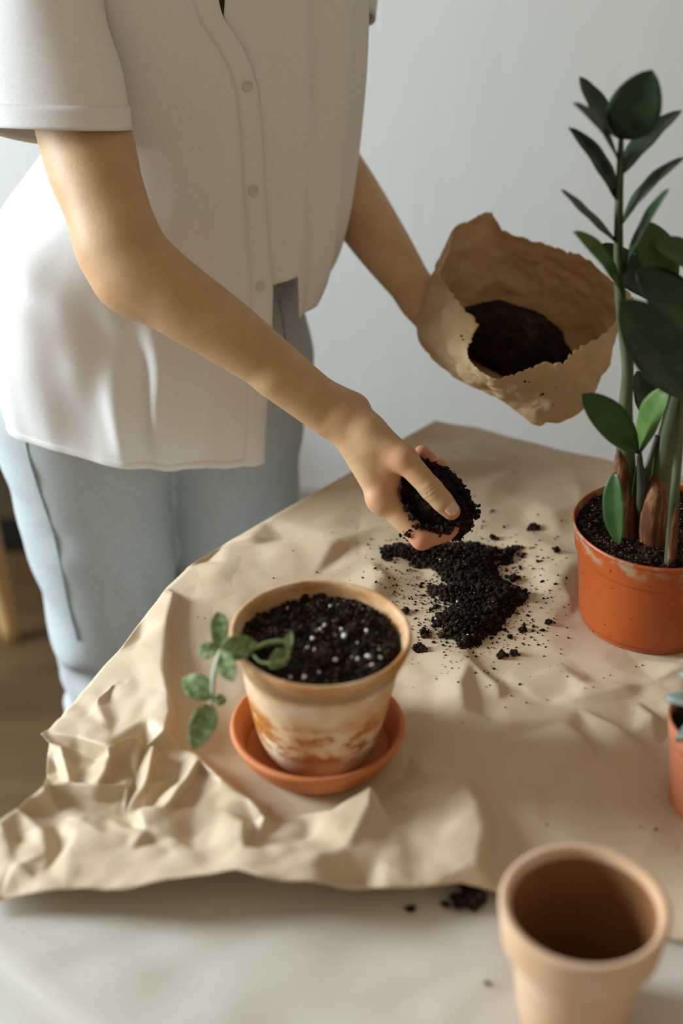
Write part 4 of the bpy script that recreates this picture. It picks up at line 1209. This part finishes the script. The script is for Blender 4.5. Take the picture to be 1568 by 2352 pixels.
for k in range(9):
    a = -2.0 + k * 0.62 if k < 6 else k * 1.3
    if 2.2 < (a % 6.283) < 4.4: continue
    fat_leaf(stem_s, ctr + Vector((0, 0, 0.01 + 0.004 * k)), ctr + Vector((math.cos(a) * 0.045, math.sin(a) * 0.045, 0.025 + 0.005 * k)), 0.019, 0.005)
# ------------------------------------------------------------------ torn kraft paper bag
ST = [((1047,522),(1010,610,1.655),(1010,760,1.69)),((1085,502),(1050,600,1.67),(1060,755,1.705)),((1125,484),(1110,600,1.68),(1110,750,1.71)),((1158,528),(1170,620,1.68),(1170,750,1.713)),
 ((1240,555),(1240,640,1.68),(1230,755,1.713)),((1285,570),(1300,660,1.68),(1280,765,1.71)),((1345,590),(1350,680,1.67),(1320,775,1.705)),((1402,640),(1398,720,1.655),(1352,800,1.69)),
 ((1452,682),(1415,760,1.63),(1368,840,1.67)),((1415,735),(1402,805,1.60),(1362,890,1.645)),((1380,770),(1380,862,1.585),(1347,925,1.63)),((1320,800),(1347,900,1.57),(1312,962,1.615)),
 ((1290,830),(1300,908,1.56),(1265,973,1.605)),((1245,832),(1255,908,1.555),(1228,976,1.60)),((1200,850),(1200,902,1.555),(1190,946,1.60)),((1165,862),(1160,896,1.555),(1150,922,1.60)),
 ((1140,870),(1125,886,1.558),(1110,898,1.605)),((1110,855),(1090,872,1.565),(1065,877,1.61)),((1085,835),(1060,852,1.572),(1030,855,1.62)),((1073,810),(1040,822,1.58),(1008,836,1.63)),
 ((1082,788),(1022,790,1.592),(988,814,1.64)),((1100,745),(1010,760,1.60),(970,787,1.645)),((1062,700),(995,715,1.615),(960,750,1.652)),((1030,660),(990,670,1.63),(968,722,1.662)),
 ((1012,630),(990,640,1.64),(982,727,1.672)),((1035,572),(1000,622,1.65),(998,745,1.682))]
def rim_t(v): return 1.655 - 0.125 * (v - 500) / 360
def closed_cat(P, n):
    out = []
    k = len(P)
    for i in range(k):
        p0, p1, p2, p3 = (np.array(P[(i + d) % k], float) for d in (-1, 0, 1, 2))
        for j in range(n):
            t = j / n
            out.append(0.5 * (2 * p1 + (p2 - p0) * t + (2 * p0 - 5 * p1 + 4 * p2 - p3) * t * t + (3 * p1 - p0 - 3 * p2 + p3) * t ** 3))
    return out
R0 = closed_cat([PT(s_[0][0], s_[0][1], rim_t(s_[0][1])) for s_ in ST], 8)
R1 = closed_cat([PT(*s_[1]) for s_ in ST], 8)
R2 = closed_cat([PT(*s_[2]) for s_ in ST], 8)
nb = len(R0)
BV, NRb = [], 30
cb = np.mean(R2, axis=0); c0_ = np.mean(R1, axis=0)
for i in range(NRb):
    s_ = i / (NRb - 1) * 2
    for j in range(nb):
        # torn edge: shift the start of the wall by jagged noise
        tear = 0.09 * mnoise.noise(Vector((j * 0.55, 0, 3))) + 0.10 * mnoise.noise(Vector((j * 1.37, 4.3, 3.2)))
        q = s_ + max(0, tear + 0.03) * (1 - s_ / 2) if s_ < 2 else s_
        a, b_, c_ = R0[j], R1[j], R2[j]
        # quadratic through the three rings
        p = a * ((q - 1) * (q - 2) / 2) + b_ * (q * (2 - q)) + c_ * (q * (q - 1) / 2)
        out = p - (c0_ + (cb - c0_) * max(0, q - 1)); out /= (np.linalg.norm(out) + 1e-9)
        v3 = Vector(p) * 26
        vd = mnoise.voronoi(v3 * 0.9)[0]
        cr = abs(mnoise.noise(v3)) * 0.006 + abs(mnoise.noise(v3 * 2.3 + Vector((3, 1, 7)))) * 0.004 - 0.004 + min(0.5, vd[1] - vd[0]) * 0.010
        BV.append(Vector(p + out * cr * min(1, 0.25 + q)))
for f_ in (0.72, 0.4, 0.12):
    for j in range(nb):
        p = np.array(BV[(NRb - 1) * nb + j]) * f_ + cb * (1 - f_)
        BV.append(Vector(p))
BF = grid_faces(NRb + 3, nb, True)
BF.append(tuple((NRb + 2) * nb + j for j in range(nb)))
bag = link('paper_bag', mesh('paper_bag', BV, BF), M['bag'])
md = bag.modifiers.new('t', 'SOLIDIFY'); md.thickness = 0.0005; md.offset = 0
tag(bag, 'torn brown paper bag half full of soil, held above the table', 'bag')
# soil spots on the outside of the bag
bag_bvh = BVHTree.FromPolygons(BV, BF)
# soil in the bag
def cam_frame(c):
    d = (c - Vector((0, 0, CAM_Z))).normalized()
    r_ = Vector((1, 0, 0)); u_ = r_.cross(d).normalized(); r_ = d.cross(u_).normalized()
    return r_, u_, -d
cs = PT(1178, 790, 1.648)
r_, u_, w_ = cam_frame(cs)
an = math.radians(-24)
e1, e2 = r_ * math.cos(an) + u_ * math.sin(an), -r_ * math.sin(an) + u_ * math.cos(an)
bm = bmesh.new(); bmesh.ops.create_icosphere(bm, subdivisions=5, radius=1.0)
for v in bm.verts:
    n_ = v.co.normalized()
    k = 1 + 0.10 * mnoise.noise(n_ * 3) + 0.06 * mnoise.noise(n_ * 9) + 0.03 * mnoise.noise(n_ * 25)
    v.co = cs + e1 * (n_.x * 0.071 * k) + e2 * (n_.y * 0.043 * k) + w_ * (n_.z * 0.040 * k)
me = bpy.data.meshes.new('potting_soil'); bm.to_mesh(me); bm.free()
o = link('potting_soil', me, M['soil'])
tag(o, 'dark potting soil filling the bottom of the torn paper bag', 'soil', kind='stuff')
# specks of soil stuck to the bag, as parts of the soil mass outside
P, R = [], []
for (u, v, s_) in ((1060,772,5),(1063,780,4),(1075,800,4),(1205,876,3.5),(1215,878,2.5),(1245,905,4),(1240,908,3),(1277,889,2.5),(1130,800,2),(1268,930,2.5),(1150,868,3),(1168,862,3)):
    h = bag_bvh.ray_cast(Vector((0, 0, CAM_Z)), ray(u, v).normalized())
    if h[0] is not None: P.append(h[0] - ray(u, v).normalized() * 0.0006); R.append(s_ * 0.0004)
o = link('soil_specks', crumb_mesh('soil_specks', P, R, 3), M['soil'], bag, smooth=False); tag(o, kind='stuff')

# ------------------------------------------------------------------ handful of soil
ch = PT(1003, 1148, 1.434)
r_, u_, w_ = cam_frame(ch)
an = math.radians(-52)
e1, e2 = r_ * math.cos(an) + u_ * math.sin(an), -r_ * math.sin(an) + u_ * math.cos(an)
bm = bmesh.new(); bmesh.ops.create_icosphere(bm, subdivisions=5, radius=1.0)
HP = []
for v in bm.verts:
    n_ = v.co.normalized()
    k = 1 + 0.10 * mnoise.noise(n_ * 2.5) + 0.09 * mnoise.noise(n_ * 8) + 0.05 * mnoise.noise(n_ * 22)
    v.co = ch + e1 * (n_.x * 0.043 * k) + e2 * (n_.y * 0.0285 * k) + w_ * (n_.z * 0.026 * k)
    HP.append(v.co.copy())
me = bpy.data.meshes.new('soil_lump'); bm.to_mesh(me); bm.free()
o = link('soil_handful', me, M['soil'])
tag(o, 'handful of crumbly dark soil gripped in the hand', 'soil', kind='stuff')
rng = np.random.default_rng(2)
sel = rng.choice(len(HP), 2600, replace=True)
P = np.array([HP[i][:] for i in sel]) + rng.normal(0, 0.0009, (len(sel), 3))
Rr = rng.gamma(2.0, 0.00042, len(sel)) + 0.0005
ex_, exr = [], []
for (u, v, s_, n__) in ((1075,1165,16,60),(1083,1178,10,40),(945,1222,16,70),(960,1205,14,40),(1060,1140,12,50),(1030,1105,12,40),(940,1130,10,40),(1000,1225,16,60),(1045,1205,10,40)):
    for _ in range(n__):
        ex_.append(PT(u + rng.normal(0, s_ * .6), v + rng.normal(0, s_ * .6), 1.424 + rng.normal(0, .004))); exr.append(0.0006 + rng.gamma(2, .0004))
for (u, v, s_, n__) in ((938,1225,9,70),(955,1212,9,70),(978,1212,9,80),(1004,1219,9,80),(1030,1214,9,80),(1056,1198,8,60),(948,1190,7,50),(936,1165,6,40)):
    for _ in range(n__):
        ex_.append(PT(u + rng.normal(0, s_ * .7), v + rng.normal(0, s_ * .5), 1.408 + rng.normal(0, .0025))); exr.append(0.0005 + rng.gamma(2, .00038))
P = np.concatenate([P, np.array([p[:] for p in ex_])]); Rr = np.concatenate([Rr, exr])
o2 = link('soil_crumbs', crumb_mesh('soil_crumbs', P, Rr, 12), M['soil'], o, smooth=False); tag(o2, kind='stuff')

# ------------------------------------------------------------------ spilled soil on the paper
PILE = [(868,1262),(900,1250),(960,1245),(1060,1240),(1130,1255),(1200,1255),(1205,1282),(1140,1300),(1150,1330),(1195,1345),(1222,1375),(1185,1400),(1160,1430),(1112,1478),(1060,1494),(1015,1462),(980,1425),(1035,1400),(1005,1385),(975,1345),(1025,1335),(1000,1312),(925,1298),(880,1288)]
poly2 = [Vector(p) for p in PILE]
def edge_d(p, poly):
    d = 1e9
    for i in range(len(poly)):
        a, b_ = poly[i - 1], poly[i]
        ab = b_ - a; t = max(0, min(1, (p - a).dot(ab) / ab.dot(ab)))
        d = min(d, (p - a - ab * t).length)
    return d
P, R = [], []
rnd = random.Random(21)
n_in = 0
while n_in < 6000:
    q = Vector((rnd.uniform(860, 1230), rnd.uniform(1235, 1500)))
    if not inside(q, poly2): continue
    d = edge_d(q, poly2)
    if d / 16 + 1.5 * mnoise.noise(Vector((q.x * 0.035, q.y * 0.05, 2.0))) < rnd.uniform(-0.2, 0.75): continue
    w = PZ(q.x, q.y, PZ0 + 0.004)
    z = paper_z(w.x, w.y)
    top = min(0.011, d * 0.00035)
    P.append((w.x, w.y, z + 0.0005 + top * rnd.random() ** 0.6)); R.append(0.0005 + rnd.gammavariate(1.7, 0.00058)); n_in += 1
# loose crumbs around it
for _ in range(2600):
    a = rnd.uniform(0, 2 * math.pi); k = abs(rnd.gauss(0, 0.62))
    q = Vector((1075 + math.cos(a) * 205 * k + rnd.gauss(0, 22), 1372 + math.sin(a) * 145 * k + rnd.gauss(0, 16)))
    if q.x > 1308 and 1180 < q.y < 1520: continue
    if q.x < 948 and q.y > 1330 and (q.x - 728) ** 2 / 215 ** 2 + (q.y - 1490) ** 2 / 170 ** 2 < 1.0: continue
    w = PZ(q.x, q.y, PZ0 + 0.003)
    if (Vector((w.x, w.y)) - Vector(POT)).length < 0.08: continue
    P.append((w.x, w.y, paper_z(w.x, w.y) + 0.0003)); R.append(0.0003 + rnd.gammavariate(1.3, 0.00040))
for (u, v, s_) in ((628,1332,2.2),(727,1319,3),(803,1340,1.5),(455,1422,1),(470,1425,1),(1290,1528,1),(1460,1532,2),(1475,1528,2),(1400,1556,2),(1385,1562,1.5),(1360,1598,2),(1340,1600,1.5),(1208,1622,2),(1255,1612,1.5),(1190,1530,2),(1505,1905,3),(1470,1900,2),(1255,1905,2),(1120,2250,5)):
    w = PZ(u, v, PZ0 + 0.002)
    P.append((w.x, w.y, paper_z(w.x, w.y) + 0.0004)); R.append(s_ * 0.0005)
o = link('spilled_soil', crumb_mesh('spilled_soil', P, R, 40), M['soil'], smooth=False)
tag(o, 'loose dark soil spilled on the kraft paper below the hand', 'soil', kind='stuff')
fp = [P[i] for i in range(0, 6000, 9)]
o3 = link('soil_fibres', crumb_mesh('soil_fibres', [(x, y_, z + 0.0012) for x, y_, z in fp], np.random.default_rng(3).uniform(0.0004, 0.0012, len(fp)), 43, 0.5), M['soil_fibre'], o, smooth=False); tag(o3, kind='stuff')
wp, wr_ = [], []
for (u, v) in ((1049,1394),(1098,1392),(1122,1385),(1030,1268),(1000,1432),(1073,1467),(1102,1407),(1082,1432),(1120,1390),(1010,1296)):
    w = PZ(u, v, PZ0 + 0.006); wp.append((w.x, w.y, paper_z(w.x, w.y) + 0.0085)); wr_.append(0.0011)
o2 = link('perlite', crumb_mesh('perlite', wp, wr_, 41), M['perlite'], o); tag(o2, kind='stuff')
# the bigger clumps are things one can count
def clump(u, v, px, label, seed, group='soil clumps lying on the table'):
    w = PZ(u, v, PZ0 + 0.003)
    on_p = paper_bvh.ray_cast(Vector((w.x, w.y, 2.0)), Vector((0, 0, -1)))[0] is not None
    r = px * 0.5 * 1.4 / FPX
    g_ = np.random.default_rng(seed)
    k = 26
    pp = g_.normal(0, 0.42, (k, 3)) * r; pp[:, 2] = np.abs(pp[:, 2]) * 0.7
    base = np.array((w.x, w.y, paper_z(w.x, w.y) + r * 0.25))
    me = crumb_mesh('soil_clump', pp, np.full(k, r * 0.45), seed)
    o = link('soil_clump', me, M['soil'], smooth=False)
    o.location = base
    tag(o, label, 'soil clump', group)
clump(1225, 1212, 28, 'round soil clump alone on the paper between bag and orange pot', 1)
clump(1278, 1278, 18, 'small soil clump on the paper just left of the orange pot', 2)
clump(887, 1293, 18, 'soil clump at the left tip of the spilled soil', 3)
clump(1132, 1238, 20, 'soil clump on the paper right of the cupped fingers', 4)
clump(1180, 1330, 26, 'soil clump on the right shoulder of the spilled soil', 5)
clump(1200, 1448, 18, 'soil clump low on the right of the spilled soil', 6)
clump(1172, 1462, 14, 'small soil clump beside the lower right point of the spill', 7)
clump(1258, 1433, 16, 'soil clump farthest right of the spill, by the orange pot', 8)
clump(1152, 1508, 24, 'soil clump nearest the viewer below the spilled soil', 9)
clump(1180, 1500, 20, 'soil clump paired with the nearest one below the spill', 10)
clump(965, 1490, 30, 'wide soil clump beside the rim of the whitewashed pot', 11)
clump(930, 1408, 20, 'soil clump left of the spill above the pot rim', 12)
clump(972, 1455, 22, 'ragged soil clump between the spill and the whitewashed pot', 13)
clump(1080, 2062, 52, 'dark soil clump at the front edge of the paper by the empty pot', 14)
clump(943, 2078, 18, 'soil crumb on the white cloth in front of the paper edge', 15)
clump(1022, 2068, 14, 'smaller soil crumb on the white cloth next to the dark clump', 16)

# ------------------------------------------------------------------ chair and box behind, at the left edge
chair = empty('wooden_chair', (-0.898, 2.178, 0))
tag(chair, 'light wooden chair behind the jeans at the left edge', 'chair')
A = Vector((-0.622, 2.178, 0))
feet = [A, A + Vector((-0.27, -0.27, 0)), A + Vector((-0.27, 0.27, 0)), A + Vector((-0.54, 0, 0))]
cc_ = A + Vector((-0.27, 0, 0))
for f_ in feet:
    topp = f_.lerp(cc_, 0.10); topp.z = 0.43
    tube('leg', [f_, f_.lerp(topp, 0.5), topp], [0.0165, 0.021, 0.023], M['wood'], chair, 14, 4)
seat = link('seat', box_mesh('seat', (0.36, 0.36, 0.03), (cc_.x, cc_.y, 0.445), 0.012, math.radians(45)), M['wood'], chair)
for f_ in feet[1:4:2]:
    topp = f_.lerp(cc_, 0.22); topp.z = 0.45
    up_ = topp + Vector((-0.03, -0.03, 0.40))
    tube('back_post', [topp, topp.lerp(up_, 0.5), up_], [0.016, 0.015, 0.013], M['wood'], chair, 12, 3)
p1, p2 = (feet[1].lerp(cc_, 0.22) + Vector((-0.025, -0.025, 0.80))), (feet[3].lerp(cc_, 0.22) + Vector((-0.025, -0.025, 0.80)))
tube('back_rail', [p1, p1.lerp(p2, 0.5) + Vector((-0.02, -0.02, 0)), p2], [0.02, 0.022, 0.02], M['wood'], chair, 12, 4)
M['cabinet'] = simple('brown_cabinet', 4, [(0.3, (0.105, 0.080, 0.050)), (0.7, (0.15, 0.115, 0.075))], 0.6, vec_scale=(10, 10, 1))
bx = empty('low_cabinet', (-0.83, 2.54, 0))
tag(bx, 'low brown cabinet over a shadow gap filled in black behind the wooden chair', 'cabinet')
link('shadow_gap', box_mesh('shadow_gap', (0.80, 0.120, 0.082), (-0.83, 2.545, 0.041), 0.003), M['black'], bx)  # solid black block stands in for the shaded gap under the cabinet
link('cabinet_body', box_mesh('cabinet_body', (0.82, 0.130, 0.33), (-0.83, 2.542, 0.247), 0.004), M['cabinet'], bx)
link('cabinet_top', box_mesh('cabinet_top', (0.84, 0.134, 0.02), (-0.83, 2.540, 0.422), 0.004), M['cabinet'], bx)
